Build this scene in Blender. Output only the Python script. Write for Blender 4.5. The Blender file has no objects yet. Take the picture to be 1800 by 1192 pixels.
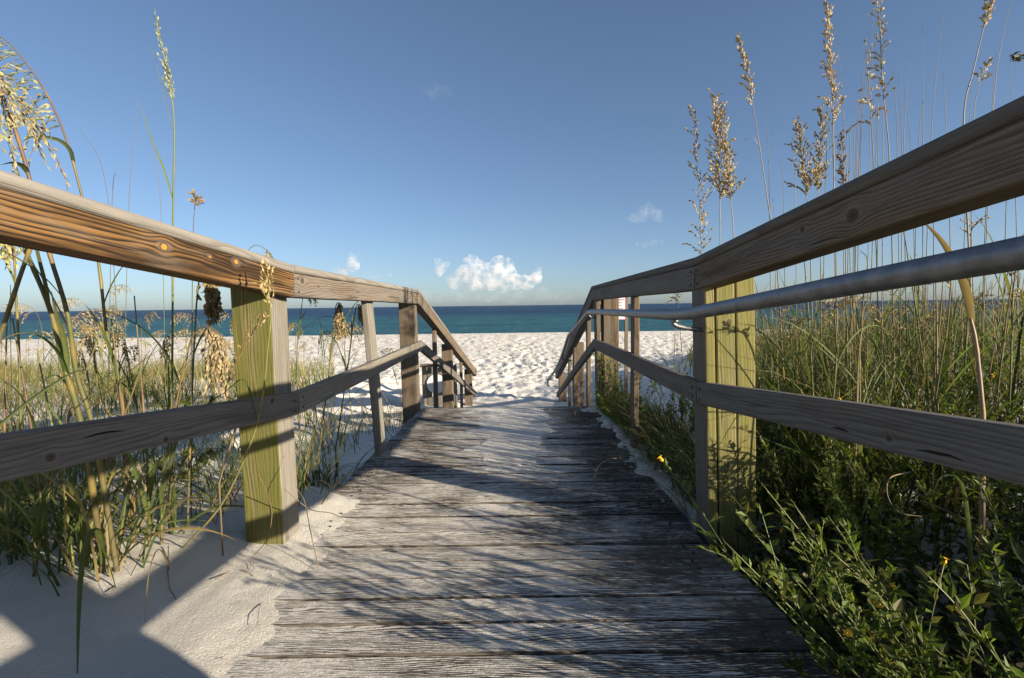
import bpy, math, random
import numpy as np
from mathutils import Vector, Matrix

random.seed(7)
RNG = np.random.default_rng(11)
R = math.radians
sc = bpy.context.scene
COL = sc.collection

# ------------------------------------------------------------------ camera
FPX = 870.0
PITCH = math.atan(59 / 870.0)
ROLL = -R(0.74)
EYE = Vector((0.0, 0.0, 0.92))
CAMR = Matrix.Rotation(math.pi / 2 - PITCH, 3, 'X') @ Matrix.Rotation(ROLL, 3, 'Z')
cam = bpy.data.cameras.new('camera')
cam.sensor_width = 36.0
cam.lens = FPX / 1800 * 36.0
cam.clip_start = 0.03
cam.clip_end = 80000
cam_ob = bpy.data.objects.new('camera', cam)
COL.objects.link(cam_ob)
M4 = CAMR.to_4x4()
M4.translation = EYE
cam_ob.matrix_world = M4
sc.camera = cam_ob

# ------------------------------------------------------------------ sky, sun, exposure
SUN_DIR = Vector((1.0, -0.60, 0.345)).normalized()          # towards the sun
SUN_EL = math.asin(SUN_DIR.z)
SUN_AZ = math.atan2(SUN_DIR.x, SUN_DIR.y)
world = bpy.data.worlds.new('World')
sc.world = world
world.use_nodes = True
wn = world.node_tree
sky = wn.nodes.new('ShaderNodeTexSky')
sky.sky_type = 'NISHITA'
sky.sun_disc = False
sky.sun_elevation = SUN_EL
sky.sun_rotation = SUN_AZ
sky.altitude = 0
sky.air_density = 0.7
sky.dust_density = 0.8
sky.ozone_density = 3.2
gam = wn.nodes.new('ShaderNodeGamma')
gam.inputs[1].default_value = 0.84
bgn = wn.nodes['Background']
bgn.inputs[1].default_value = 0.080
wn.links.new(sky.outputs[0], gam.inputs[0])
wn.links.new(gam.outputs[0], bgn.inputs[0])

sun = bpy.data.lights.new('sun', 'SUN')
sun.energy = 5.0
sun.angle = R(0.55)
sun.color = (1.0, 0.87, 0.69)
sun_ob = bpy.data.objects.new('sun', sun)
COL.objects.link(sun_ob)
sun_ob.rotation_euler = SUN_DIR.to_track_quat('Z', 'Y').to_euler()

sc.view_settings.view_transform = 'Standard'
sc.view_settings.look = 'None'
sc.view_settings.gamma = 1
sc.view_settings.use_curve_mapping = False
sc.view_settings.exposure = 1.2
sc.render.engine = 'CYCLES'
sc.cycles.max_bounces = 8
sc.cycles.diffuse_bounces = 3
sc.cycles.transmission_bounces = 4
sc.cycles.volume_bounces = 5
sc.cycles.use_denoising = True

# ------------------------------------------------------------------ helpers
def ray(x, y):
    return CAMR @ Vector(((x - 900) / FPX, (596 - y) / FPX, -1))

def at(x, y, Y):
    """The point of the place at distance Y that the photograph shows at pixel x, y."""
    v = ray(x, y)
    return EYE + v * (Y / v.y)

def tag(o, label=None, cat=None, group=None, kind=None):
    if label: o['label'] = label
    if cat: o['category'] = cat
    if group: o['group'] = group
    if kind: o['kind'] = kind
    return o

def empty(name, loc, label, cat, group=None):
    o = bpy.data.objects.new(name, None)
    o.empty_display_size = 0.1
    o.location = loc
    COL.objects.link(o)
    return tag(o, label, cat, group)

def link(name, me, mat=None, parent=None, loc=None):
    o = bpy.data.objects.new(name, me)
    if mat is not None and not me.materials:
        me.materials.append(mat)
    COL.objects.link(o)
    if parent is not None:
        o.parent = parent
        o.location = -parent.location if loc is None else loc
    elif loc is not None:
        o.location = loc
    return o

class MB:
    """Collects vertices, faces, a colour per vertex and a wood coordinate per corner."""
    def __init__(self):
        self.v = []; self.f = []; self.c = []; self.uv = []
    def mesh(self, name, smooth=False):
        me = bpy.data.meshes.new(name)
        me.from_pydata([tuple(p) for p in self.v], [], self.f)
        if self.c:
            a = me.color_attributes.new('Col', 'FLOAT_COLOR', 'POINT')
            buf = np.ones((len(self.v), 4), dtype=np.float32)
            buf[:, :3] = np.array(self.c, dtype=np.float32)
            a.data.foreach_set('color', buf.ravel())
        if self.uv:
            u = me.uv_layers.new(name='wood')
            u.data.foreach_set('uv', np.array(self.uv, dtype=np.float32).ravel())
        if smooth:
            me.polygons.foreach_set('use_smooth', np.ones(len(me.polygons), dtype=bool))
        me.update()
        return me

# ---- numpy noise
def _hash(ix, iy, seed):
    h = (ix.astype(np.int64) * 374761393 + iy.astype(np.int64) * 668265263 + seed * 1442695041) & 0xFFFFFFFF
    h = ((h ^ (h >> 13)) * 1274126177) & 0xFFFFFFFF
    h = h ^ (h >> 16)
    return (h & 0xFFFFFF) / float(0xFFFFFF)

def vnoise(x, y, seed=0):
    ix = np.floor(x); iy = np.floor(y)
    fx = x - ix; fy = y - iy
    fx = fx * fx * fx * (fx * (fx * 6 - 15) + 10); fy = fy * fy * fy * (fy * (fy * 6 - 15) + 10)
    a = _hash(ix, iy, seed); b = _hash(ix + 1, iy, seed)
    c = _hash(ix, iy + 1, seed); d = _hash(ix + 1, iy + 1, seed)
    return (a + (b - a) * fx) + ((c + (d - c) * fx) - (a + (b - a) * fx)) * fy

def fbm(x, y, seed=0, octv=4):
    s = 0; a = 0.5; 
    for k in range(octv):
        s = s + a * (vnoise(x * 2 ** k + 17.3 * k, y * 2 ** k - 9.1 * k, seed + k) - 0.5)
        a *= 0.5
    return s

def sstep(a, b, x):
    t = np.clip((x - a) / (b - a), 0, 1)
    return t * t * (3 - 2 * t)

# ------------------------------------------------------------------ node helper
class NT:
    def __init__(self, name):
        self.mat = bpy.data.materials.new(name)
        self.mat.use_nodes = True
        self.t = self.mat.node_tree
        self.t.nodes.clear()
        self.out = self.t.nodes.new('ShaderNodeOutputMaterial')
    def n(self, typ, **kw):
        nd = self.t.nodes.new(typ)
        for k, v in kw.items():
            setattr(nd, k, v)
        return nd
    def l(self, a, b):
        self.t.links.new(a, b)
    def put(self, sock, v):
        if isinstance(v, bpy.types.NodeSocket): self.l(v, sock)
        elif v is not None: sock.default_value = v
    def m(self, op, a, b=None, c=None, clamp=False):
        nd = self.n('ShaderNodeMath', operation=op, use_clamp=clamp)
        self.put(nd.inputs[0], a)
        if b is not None: self.put(nd.inputs[1], b)
        if c is not None: self.put(nd.inputs[2], c)
        return nd.outputs[0]
    def ss(self, v, a, b, lo=0.0, hi=1.0):
        nd = self.n('ShaderNodeMapRange', interpolation_type='SMOOTHSTEP')
        self.put(nd.inputs[0], v)
        nd.inputs[1].default_value = a; nd.inputs[2].default_value = b
        nd.inputs[3].default_value = lo; nd.inputs[4].default_value = hi
        return nd.outputs[0]
    def mix(self, f, a, b, mode='MIX'):
        nd = self.n('ShaderNodeMixRGB', blend_type=mode)
        self.put(nd.inputs[0], f)
        for s, v in ((nd.inputs[1], a), (nd.inputs[2], b)):
            self.put(s, v if isinstance(v, bpy.types.NodeSocket) else (*v, 1))
        return nd.outputs[0]
    def xyz(self, x, y, z=0.0):
        nd = self.n('ShaderNodeCombineXYZ')
        for s, v in zip(nd.inputs, (x, y, z)): self.put(s, v)
        return nd.outputs[0]
    def noise(self, vec, scale=1.0, detail=3.0, rough=0.55, dist=0.0):
        nd = self.n('ShaderNodeTexNoise')
        self.put(nd.inputs['Vector'], vec)
        nd.inputs['Scale'].default_value = scale; nd.inputs['Detail'].default_value = detail
        nd.inputs['Roughness'].default_value = rough; nd.inputs['Distortion'].default_value = dist
        return nd.outputs['Fac']
    def bsdf(self, col, rough=0.8, normal=None, spec=0.3):
        nd = self.n('ShaderNodeBsdfPrincipled')
        self.put(nd.inputs['Base Color'], col if isinstance(col, bpy.types.NodeSocket) else (*col, 1))
        self.put(nd.inputs['Roughness'], rough)
        self.put(nd.inputs['Specular IOR Level'], spec)
        if normal is not None: self.l(normal, nd.inputs['Normal'])
        return nd
    def bump(self, h, dist, strength=1.0):
        nd = self.n('ShaderNodeBump')
        nd.inputs['Strength'].default_value = strength
        nd.inputs['Distance'].default_value = dist
        self.l(h, nd.inputs['Height'])
        return nd.outputs[0]
    def done(self, shader):
        self.l(shader, self.out.inputs[0])
        return self.mat

SAND = (0.74, 0.70, 0.62)

def mat_wood(name, light, dark, grey, grey_amt, ring=0.012, knots=(), crack=0.25, seed=0.0, contrast=1.0, green=None, stain_lo=0.50, fibre=0.55):
    K = 0.74
    light, dark, grey = (tuple(x * K for x in c) for c in (light, dark, grey))
    green = green and tuple(x * K for x in green)
    """Weathered timber: u runs along the piece, v round it, both in metres. knots: (u, v, radius, kind)."""
    T = NT(name)
    uvn = T.n('ShaderNodeUVMap'); uvn.uv_map = 'wood'
    sp = T.n('ShaderNodeSeparateXYZ'); T.l(uvn.outputs[0], sp.inputs[0])
    oi = T.n('ShaderNodeObjectInfo')
    rnd = T.m('MULTIPLY', oi.outputs['Random'], 37.0)
    u, v = sp.outputs[0], sp.outputs[1]
    kmask = None; kcol = None; halo = None; split = None
    vv = v
    for (ku, kv, kr, kind) in knots:
        du = T.m('SUBTRACT', u, ku); dv = T.m('SUBTRACT', v, kv)
        if kind == 'split':                                    # a long open check in the timber
            wv = T.noise(T.xyz(T.m('MULTIPLY', u, 30.0), kv * 90, 0.0), 1.0, 3.0)
            bend = T.m('ADD', T.m('MULTIPLY', T.m('MULTIPLY', du, du), 1.6), T.m('MULTIPLY', T.m('SUBTRACT', wv, 0.5), 0.007))
            e1 = T.m('MULTIPLY', du, 1 / kr); e2 = T.m('MULTIPLY', T.m('SUBTRACT', dv, bend), 1 / 0.0032)
            qq = T.m('ADD', T.m('MULTIPLY', e1, e1), T.m('ABSOLUTE', e2))
            sm = T.ss(qq, 1.0, 0.45)
            split = sm if split is None else T.m('MAXIMUM', split, sm)
            continue
        eu = T.m('MULTIPLY', du, 1 / (3.2 * kr)); ev = T.m('MULTIPLY', dv, 1 / (2.6 * kr))
        q = T.m('ADD', T.m('MULTIPLY', eu, eu), T.m('MULTIPLY', ev, ev))
        w = T.m('EXPONENT', T.m('MULTIPLY', q, -1.0))
        vv = T.m('SUBTRACT', vv, T.m('MULTIPLY', T.m('MULTIPLY', dv, w), 0.86))
        d = T.m('SQRT', T.m('ADD', T.m('MULTIPLY', T.m('MULTIPLY', du, du), 0.6), T.m('MULTIPLY', dv, dv)))
        inside = T.ss(d, kr * 0.85, kr * 0.5)
        ringk = T.ss(T.m('ABSOLUTE', T.m('SUBTRACT', d, kr * 0.85)), kr * 0.3, 0.0)
        hal = T.ss(d, kr * 2.4, kr * 0.8)
        base = T.mix(T.ss(T.m('SINE', T.m('MULTIPLY', d, 6.28 * 4 / kr)), -0.6, 0.8),
                     (0.36, 0.13, 0.02) if kind == 'red' else (0.030, 0.020, 0.012),
                     (0.50, 0.24, 0.05) if kind == 'red' else (0.12, 0.075, 0.04))
        if kmask is None:
            kmask, kcol, halo, kring = inside, base, hal, ringk
        else:
            kcol = T.mix(inside, kcol, base)
            kmask = T.m('MAXIMUM', kmask, inside); halo = T.m('MAXIMUM', halo, hal); kring = T.m('MAXIMUM', kring, ringk)
    wob = T.noise(T.xyz(T.m('ADD', T.m('MULTIPLY', u, 1.15), rnd), T.m('MULTIPLY', vv, 7.0), seed), 1.0, 2.0)
    wob2 = T.noise(T.xyz(T.m('ADD', T.m('MULTIPLY', u, 7.0), rnd), T.m('MULTIPLY', vv, 60.0), seed + 3), 1.0, 2.0)
    t = T.m('ADD', T.m('MULTIPLY', vv, 1 / ring), T.m('ADD', T.m('MULTIPLY', wob, 8.5), T.m('MULTIPLY', wob2, 0.45)))
    t = T.m('ADD', t, T.m('MULTIPLY', rnd, 0.37))
    fr = T.m('FRACT', t)
    band = T.ss(fr, 0.25, 0.97)                                # slow rise, abrupt fall: early and late wood
    band = T.m('MULTIPLY', band, T.ss(fr, 1.0, 0.965))
    faint = T.noise(T.xyz(T.m('ADD', T.m('MULTIPLY', u, 1.8), rnd), T.m('MULTIPLY', vv, 26.0), seed + 15), 1.0, 2.0)
    band = T.m('MULTIPLY', band, T.ss(faint, 0.30, 0.55, 0.30, 1.0))
    fib = T.noise(T.xyz(T.m('ADD', T.m('MULTIPLY', u, 9.0), rnd), T.m('MULTIPLY', v, 520.0), seed), 1.0, 3.0, 0.6)
    patch = T.noise(T.xyz(T.m('ADD', T.m('MULTIPLY', u, 3.0), rnd), T.m('MULTIPLY', v, 14.0), seed + 8), 1.0, 3.0, 0.6)
    stain = T.noise(T.xyz(T.m('ADD', T.m('MULTIPLY', u, 1.4), rnd), T.m('MULTIPLY', vv, 19.0), seed + 31), 1.0, 3.0, 0.6)
    col = T.mix(T.m('MULTIPLY', band, contrast, clamp=True), light, dark)
    col = T.mix(T.m('MULTIPLY', T.ss(stain, stain_lo, stain_lo + 0.16), 0.82), col, tuple(d * 0.9 for d in dark))
    gcol = T.mix(T.m('MULTIPLY', band, 0.55), grey, tuple(g * 0.40 for g in grey))
    gf = T.m('ADD', T.m('MULTIPLY', T.ss(patch, 0.34, 0.66), 0.7), grey_amt - 0.35, clamp=True)
    col = T.mix(gf, col, gcol)
    if green:
        gn = T.noise(T.xyz(T.m('ADD', T.m('MULTIPLY', u, 1.6), rnd), T.m('MULTIPLY', v, 16.0), 5.0), 1.0, 3.0)
        col = T.mix(T.m('MULTIPLY', T.ss(gn, 0.30, 0.60), 0.74), col, green)
    col = T.mix(T.m('MULTIPLY', T.ss(fib, 0.52, 0.30), fibre), col, tuple(d * 0.8 for d in dark))
    ck = T.noise(T.xyz(T.m('ADD', T.m('MULTIPLY', u, 2.4), rnd), T.m('MULTIPLY', vv, 95.0), seed + 21), 1.0, 2.0)
    crk = T.ss(ck, 0.325, 0.285)
    col = T.mix(T.m('MULTIPLY', crk, 0.9 * min(1, crack * 3)), col, (0.012, 0.009, 0.007))
    h = T.m('ADD', T.m('MULTIPLY', fib, 0.5), T.m('MULTIPLY', band, 0.35))
    h = T.m('SUBTRACT', h, T.m('MULTIPLY', crk, 1.2 * min(1, crack * 3)))
    if kmask is not None:
        col = T.mix(T.m('MULTIPLY', halo, 0.40), col, tuple(min(1, g * 1.05) for g in grey))
        col = T.mix(T.m('MULTIPLY', kring, 0.8), col, (0.05, 0.03, 0.018))
        col = T.mix(kmask, col, kcol)
        h = T.m('ADD', h, T.m('MULTIPLY', kring, -0.6))
    if split is not None:
        col = T.mix(T.m('MULTIPLY', split, 0.95), col, (0.008, 0.006, 0.005))
        h = T.m('SUBTRACT', h, T.m('MULTIPLY', split, 2.0))
    b = T.bsdf(col, 0.82, T.bump(h, 0.0022, 0.9), 0.22)
    return T.done(b.outputs[0])

# ------------------------------------------------------------------ materials
def mat_sand():
    T = NT('white_sand')
    g = T.n('ShaderNodeNewGeometry')
    P = g.outputs['Position']
    sp = T.n('ShaderNodeSeparateXYZ'); T.l(P, sp.inputs[0])
    dist = T.m('SQRT', T.m('ADD', T.m('MULTIPLY', sp.outputs[0], sp.outputs[0]), T.m('MULTIPLY', sp.outputs[1], sp.outputs[1])))
    tone = T.noise(P, 3.0, 4.0, 0.6)
    col = T.mix(T.ss(tone, 0.3, 0.7), tuple(c * 0.90 for c in SAND), tuple(min(1, c * 1.05) for c in SAND))
    spk = T.noise(P, 420.0, 1.0)
    col = T.mix(T.m('MULTIPLY', T.ss(spk, 0.55, 0.72), 0.32), col, (0.40, 0.36, 0.30))
    grain = T.noise(P, 260.0, 2.0, 0.7)
    clod = T.noise(P, 120.0, 4.0, 0.75)
    lump = T.noise(P, 14.0, 4.0, 0.6)
    far = T.noise(P, 2.6, 5.0, 0.62)
    nearw = T.ss(dist, 5.0, 1.5); farw = T.ss(dist, 6.0, 14.0)
    h = T.m('ADD', T.m('MULTIPLY', T.m('MULTIPLY', grain, 0.0036), nearw), T.m('MULTIPLY', T.m('MULTIPLY', clod, 0.016), nearw))
    h = T.m('ADD', h, T.m('MULTIPLY', lump, 0.010))
    h = T.m('ADD', h, T.m('MULTIPLY', T.m('MULTIPLY', far, 0.10), farw))
    b = T.bsdf(col, 0.95, T.bump(h, 1.0, 1.0), 0.1)
    return T.done(b.outputs[0])

def mat_board():
    """Grey deck plank: ridged grain with white sand lying in the grooves."""
    T = NT('sandy_plank')
    g = T.n('ShaderNodeNewGeometry'); P = g.outputs['Position']
    sp = T.n('ShaderNodeSeparateXYZ'); T.l(P, sp.inputs[0])
    X, Y = sp.outputs[0], sp.outputs[1]
    oi = T.n('ShaderNodeObjectInfo')
    rnd = T.m('MULTIPLY', oi.outputs['Random'], 53.0)
    wob = T.noise(T.xyz(T.m('ADD', T.m('MULTIPLY', X, 2.0), rnd), T.m('MULTIPLY', Y, 10.0), rnd), 1.0, 3.0)
    t = T.m('ADD', T.m('MULTIPLY', Y, 120.0), T.m('MULTIPLY', wob, 11.0))
    rid = T.m('ADD', T.m('MULTIPLY', T.m('SINE', T.m('MULTIPLY', t, 6.283)), 0.5), 0.5)
    fib = T.noise(T.xyz(T.m('ADD', T.m('MULTIPLY', X, 9.0), rnd), T.m('MULTIPLY', Y, 300.0), rnd), 1.0, 4.0, 0.65)
    grain = T.m('ADD', T.m('MULTIPLY', rid, 0.45), T.m('MULTIPLY', fib, 0.75))
    tone = T.noise(T.xyz(T.m('ADD', T.m('MULTIPLY', X, 1.3), rnd), T.m('MULTIPLY', Y, 5.0), rnd), 1.0, 3.0)
    bt = T.m('ADD', T.m('MULTIPLY', oi.outputs['Random'], 0.5), T.m('MULTIPLY', tone, 0.9))
    col = T.mix(T.ss(bt, 0.25, 1.0), (0.062, 0.055, 0.048), (0.165, 0.142, 0.116))
    col = T.mix(T.m('MULTIPLY', T.ss(grain, 0.62, 0.35), 0.8), col, (0.018, 0.015, 0.013))
    # how much sand has drifted here: more in the walked middle and beside the bank on the left, less to the right
    mid = T.m('SUBTRACT', 1.0, T.m('ABSOLUTE', T.m('MULTIPLY', T.m('ADD', X, 0.03), 1.9)), clamp=True)
    farw = T.ss(Y, 2.2, 3.4)
    left = T.m('MULTIPLY', T.ss(X, -0.15, -0.72), T.ss(Y, 2.7, 1.9))
    cover = T.m('ADD', T.m('MULTIPLY', mid, T.m('ADD', 0.25, T.m('MULTIPLY', farw, 0.42))), T.m('MULTIPLY', left, 0.30))
    cover = T.m('ADD', cover, T.m('ADD', 0.12, T.m('MULTIPLY', T.ss(X, 0.15, -0.2), T.ss(Y, 2.6, 1.8, 0.0, 0.06))))
    cover = T.m('ADD', cover, 0.035)
    cover = T.m('SUBTRACT', cover, T.m('MULTIPLY', T.ss(X, 0.25, 0.75), 0.16))
    big = T.noise(T.xyz(T.m('MULTIPLY', X, 2.6), T.m('MULTIPLY', Y, 3.4), 2.0), 1.0, 4.0, 0.6)
    medn = T.noise(T.xyz(T.m('MULTIPLY', X, 5.0), T.m('MULTIPLY', Y, 30.0), 4.0), 1.0, 4.0, 0.62)
    fine = T.noise(T.xyz(T.m('MULTIPLY', X, 34.0), T.m('MULTIPLY', Y, 190.0), 1.0), 1.0, 3.0, 0.7)
    lvl = T.m('ADD', cover, T.m('ADD', T.m('MULTIPLY', T.m('SUBTRACT', big, 0.5), 1.25), T.m('MULTIPLY', T.m('SUBTRACT', medn, 0.5), 1.35)))
    lvl = T.m('ADD', lvl, T.m('MULTIPLY', T.m('SUBTRACT', fine, 0.5), 1.15))
    lvl = T.m('ADD', lvl, T.m('MULTIPLY', T.m('SUBTRACT', 0.55, grain), 1.35))
    sn = T.n('ShaderNodeSeparateXYZ'); T.l(g.outputs['True Normal'], sn.inputs[0])
    sandf = T.m('MULTIPLY', T.ss(lvl, 0.14, 0.36), T.ss(sn.outputs[2], 0.75, 0.95))
    scol = T.mix(T.ss(fine, 0.3, 0.7), tuple(c * 0.72 for c in SAND), SAND)
    col = T.mix(T.m('MULTIPLY', sandf, 0.93), col, scol)
    wood_h = T.m('MULTIPLY', grain, 0.0050)
    clod = T.noise(P, 150.0, 3.0, 0.7)
    sand_h = T.m('ADD', 0.0035, T.m('MULTIPLY', clod, 0.0024))
    h = T.m('ADD', T.m('MULTIPLY', wood_h, T.m('SUBTRACT', 1.0, sandf)), T.m('MULTIPLY', sand_h, sandf))
    b = T.bsdf(col, 0.92, T.bump(h, 1.0, 1.0), 0.12)
    return T.done(b.outputs[0])

def mat_sea():
    T = NT('sea_water')
    g = T.n('ShaderNodeNewGeometry'); P = g.outputs['Position']
    sp = T.n('ShaderNodeSeparateXYZ'); T.l(P, sp.inputs[0])
    Y = sp.outputs[1]
    wob = T.noise(T.xyz(T.m('MULTIPLY', sp.outputs[0], 0.012), T.m('MULTIPLY', Y, 0.03), 0.0), 1.0, 4.0)
    yy = T.m('MULTIPLY', Y, T.m('ADD', 0.6, T.m('MULTIPLY', wob, 0.8)))
    deep = T.ss(yy, 110.0, 260.0)
    col = T.mix(deep, (0.018, 0.092, 0.108), (0.008, 0.030, 0.074))
    wave_shade = T.noise(T.xyz(T.m('MULTIPLY', sp.outputs[0], 0.035), T.m('MULTIPLY', Y, 0.16), 3.0), 1.0, 3.0)
    col = T.mix(T.m('MULTIPLY', T.ss(wave_shade, 0.52, 0.68), 0.55), col, (0.006, 0.040, 0.036))  # dark bars put the shading of wave faces into the water colour
    w1 = T.noise(T.xyz(T.m('MULTIPLY', sp.outputs[0], 0.22), T.m('MULTIPLY', Y, 0.55), 0.0), 1.0, 5.0, 0.6)
    w2 = T.noise(T.xyz(T.m('MULTIPLY', sp.outputs[0], 0.03), T.m('MULTIPLY', Y, 0.10), 7.0), 1.0, 4.0, 0.6)
    h = T.m('ADD', T.m('MULTIPLY', w1, 1.3), T.m('MULTIPLY', w2, 3.5))
    b = T.bsdf(col, 0.42, T.bump(h, 1.0, 1.0), 0.30)
    return T.done(b.outputs[0])

def mat_plant(name, trans=0.35, rough=0.55, tint=(1, 1, 1)):
    T = NT(name)
    a = T.n('ShaderNodeAttribute'); a.attribute_name = 'Col'
    oi = T.n('ShaderNodeObjectInfo')
    g = T.n('ShaderNodeNewGeometry')
    nz = T.noise(g.outputs['Position'], 45.0, 2.0)
    k = T.m('ADD', 0.48, T.m('ADD', T.m('MULTIPLY', oi.outputs['Random'], 0.27), T.m('MULTIPLY', nz, 0.27)))
    kc = T.n('ShaderNodeCombineColor')
    for s in kc.inputs[:3]: T.l(k, s)
    col = T.mix(1.0, a.outputs['Color'], kc.outputs[0], 'MULTIPLY')
    b = T.bsdf(col, rough, None, 0.35)
    tr = T.n('ShaderNodeBsdfTranslucent')
    tcol = T.mix(1.0, col, (1.25, 1.25, 0.75), 'MULTIPLY')
    T.l(tcol, tr.inputs[0])
    mx = T.n('ShaderNodeMixShader'); mx.inputs[0].default_value = trans
    T.l(b.outputs[0], mx.inputs[1]); T.l(tr.outputs[0], mx.inputs[2])
    return T.done(mx.outputs[0])

def mat_metal():
    T = NT('galvanised_pipe')
    g = T.n('ShaderNodeNewGeometry'); P = g.outputs['Position']
    nz = T.noise(P, 30.0, 4.0, 0.65)
    scr = T.noise(T.n('ShaderNodeTexCoord').outputs['Object'], 9.0, 4.0)
    col = T.mix(T.ss(nz, 0.3, 0.7), (0.16, 0.16, 0.165), (0.27, 0.27, 0.275))
    b = T.bsdf(col, T.ss(nz, 0.2, 0.8, 0.38, 0.58), T.bump(nz, 0.0006, 0.5), 0.5)
    b.inputs['Metallic'].default_value = 0.75
    return T.done(b.outputs[0])

def mat_flat(name, c, rough=0.6, var=0.15):
    T = NT(name)
    tc = T.n('ShaderNodeTexCoord')
    nz = T.noise(tc.outputs['Object'], 40.0, 3.0)
    col = T.mix(nz, tuple(x * (1 - var) for x in c), tuple(min(1, x * (1 + var)) for x in c))
    return T.done(T.bsdf(col, rough).outputs[0])

MAT_SAND = mat_sand()
MAT_BOARD = mat_board()
MAT_SEA = mat_sea()
MAT_LEAF = mat_plant('green_blade', 0.42)
MAT_SEED = mat_plant('straw_seed', 0.30, 0.6)
MAT_STEM = mat_plant('grass_stem', 0.08, 0.5)
MAT_METAL = mat_metal()
MAT_NAIL = mat_flat('rusty_nail', (0.05, 0.035, 0.028), 0.6)
MAT_FLOWER = mat_flat('yellow_petal', (0.75, 0.42, 0.02), 0.6)

GREY = (0.24, 0.22, 0.195)
W_GREY = mat_wood('grey_timber', (0.235, 0.200, 0.160), (0.110, 0.092, 0.074), GREY, 0.55, fibre=0.75, crack=0.4, ring=0.010)
W_CAP = mat_wood('bleached_cap', (0.30, 0.275, 0.235), (0.22, 0.195, 0.16), (0.31, 0.285, 0.25), 0.75, ring=0.02, crack=0.05)
W_TAN = mat_wood('tan_timber', (0.235, 0.17, 0.105), (0.105, 0.072, 0.045), (0.22, 0.195, 0.16), 0.34)
W_GREEN = mat_wood('green_treated_timber', (0.27, 0.235, 0.085), (0.085, 0.072, 0.026), (0.24, 0.215, 0.14), 0.26, ring=0.012, contrast=1.2, green=(0.145, 0.150, 0.026))
W_SILVER = mat_wood('silvered_timber', (0.29, 0.255, 0.20), (0.155, 0.13, 0.098), (0.31, 0.29, 0.25), 0.55, ring=0.013)

# ------------------------------------------------------------------ ground
BREAK = 1.86                         # where the ramp meets the level deck
def deckz(Y):
    return np.where(Y < BREAK, 0.099 * (BREAK - Y), 0.0)

DECK_END = 4.46
TY = [-9, -6, 0, 1.86, 2.25, 2.9, 4.5, 6.5, 9, 14, 40, 41.5, 48, 62, 120]
TZ = [0.9, 0.74, 0.17, -0.01, -0.04, -0.15, -0.30, -0.62, -0.84, -0.95, -1.30, -1.40, -2.1, -2.9, -3.4]

def ground_z(X, Y):
    X = np.asarray(X, float); Y = np.asarray(Y, float)
    z = np.interp(Y, TY, TZ)
    z = z + 0.30 * sstep(-1.6, -3.5, X) * sstep(2.5, 5, Y) * sstep(15, 9, Y)
    z = z + 0.055 * sstep(-0.9, -1.15, X) * sstep(2.3, 1.7, Y) + 0.06 * sstep(-1.2, -2.5, X) * sstep(3.0, 1.5, Y)
    z = z + sstep(1.0, 2.6, X) * (0.12 * sstep(-2, 1.5, Y) + 0.28 * sstep(1.0, 6, Y)) * sstep(16, 9, Y)
    z = z + sstep(2.2, 7.0, X) * 0.55 * sstep(3, 9, Y) * sstep(20, 12, Y)
    dune = sstep(18, 6, Y)
    z = z + dune * (0.10 * fbm(X * 0.9, Y * 0.9, 3, 3) + 0.030 * fbm(X * 4, Y * 4, 9, 3))
    return z

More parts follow.
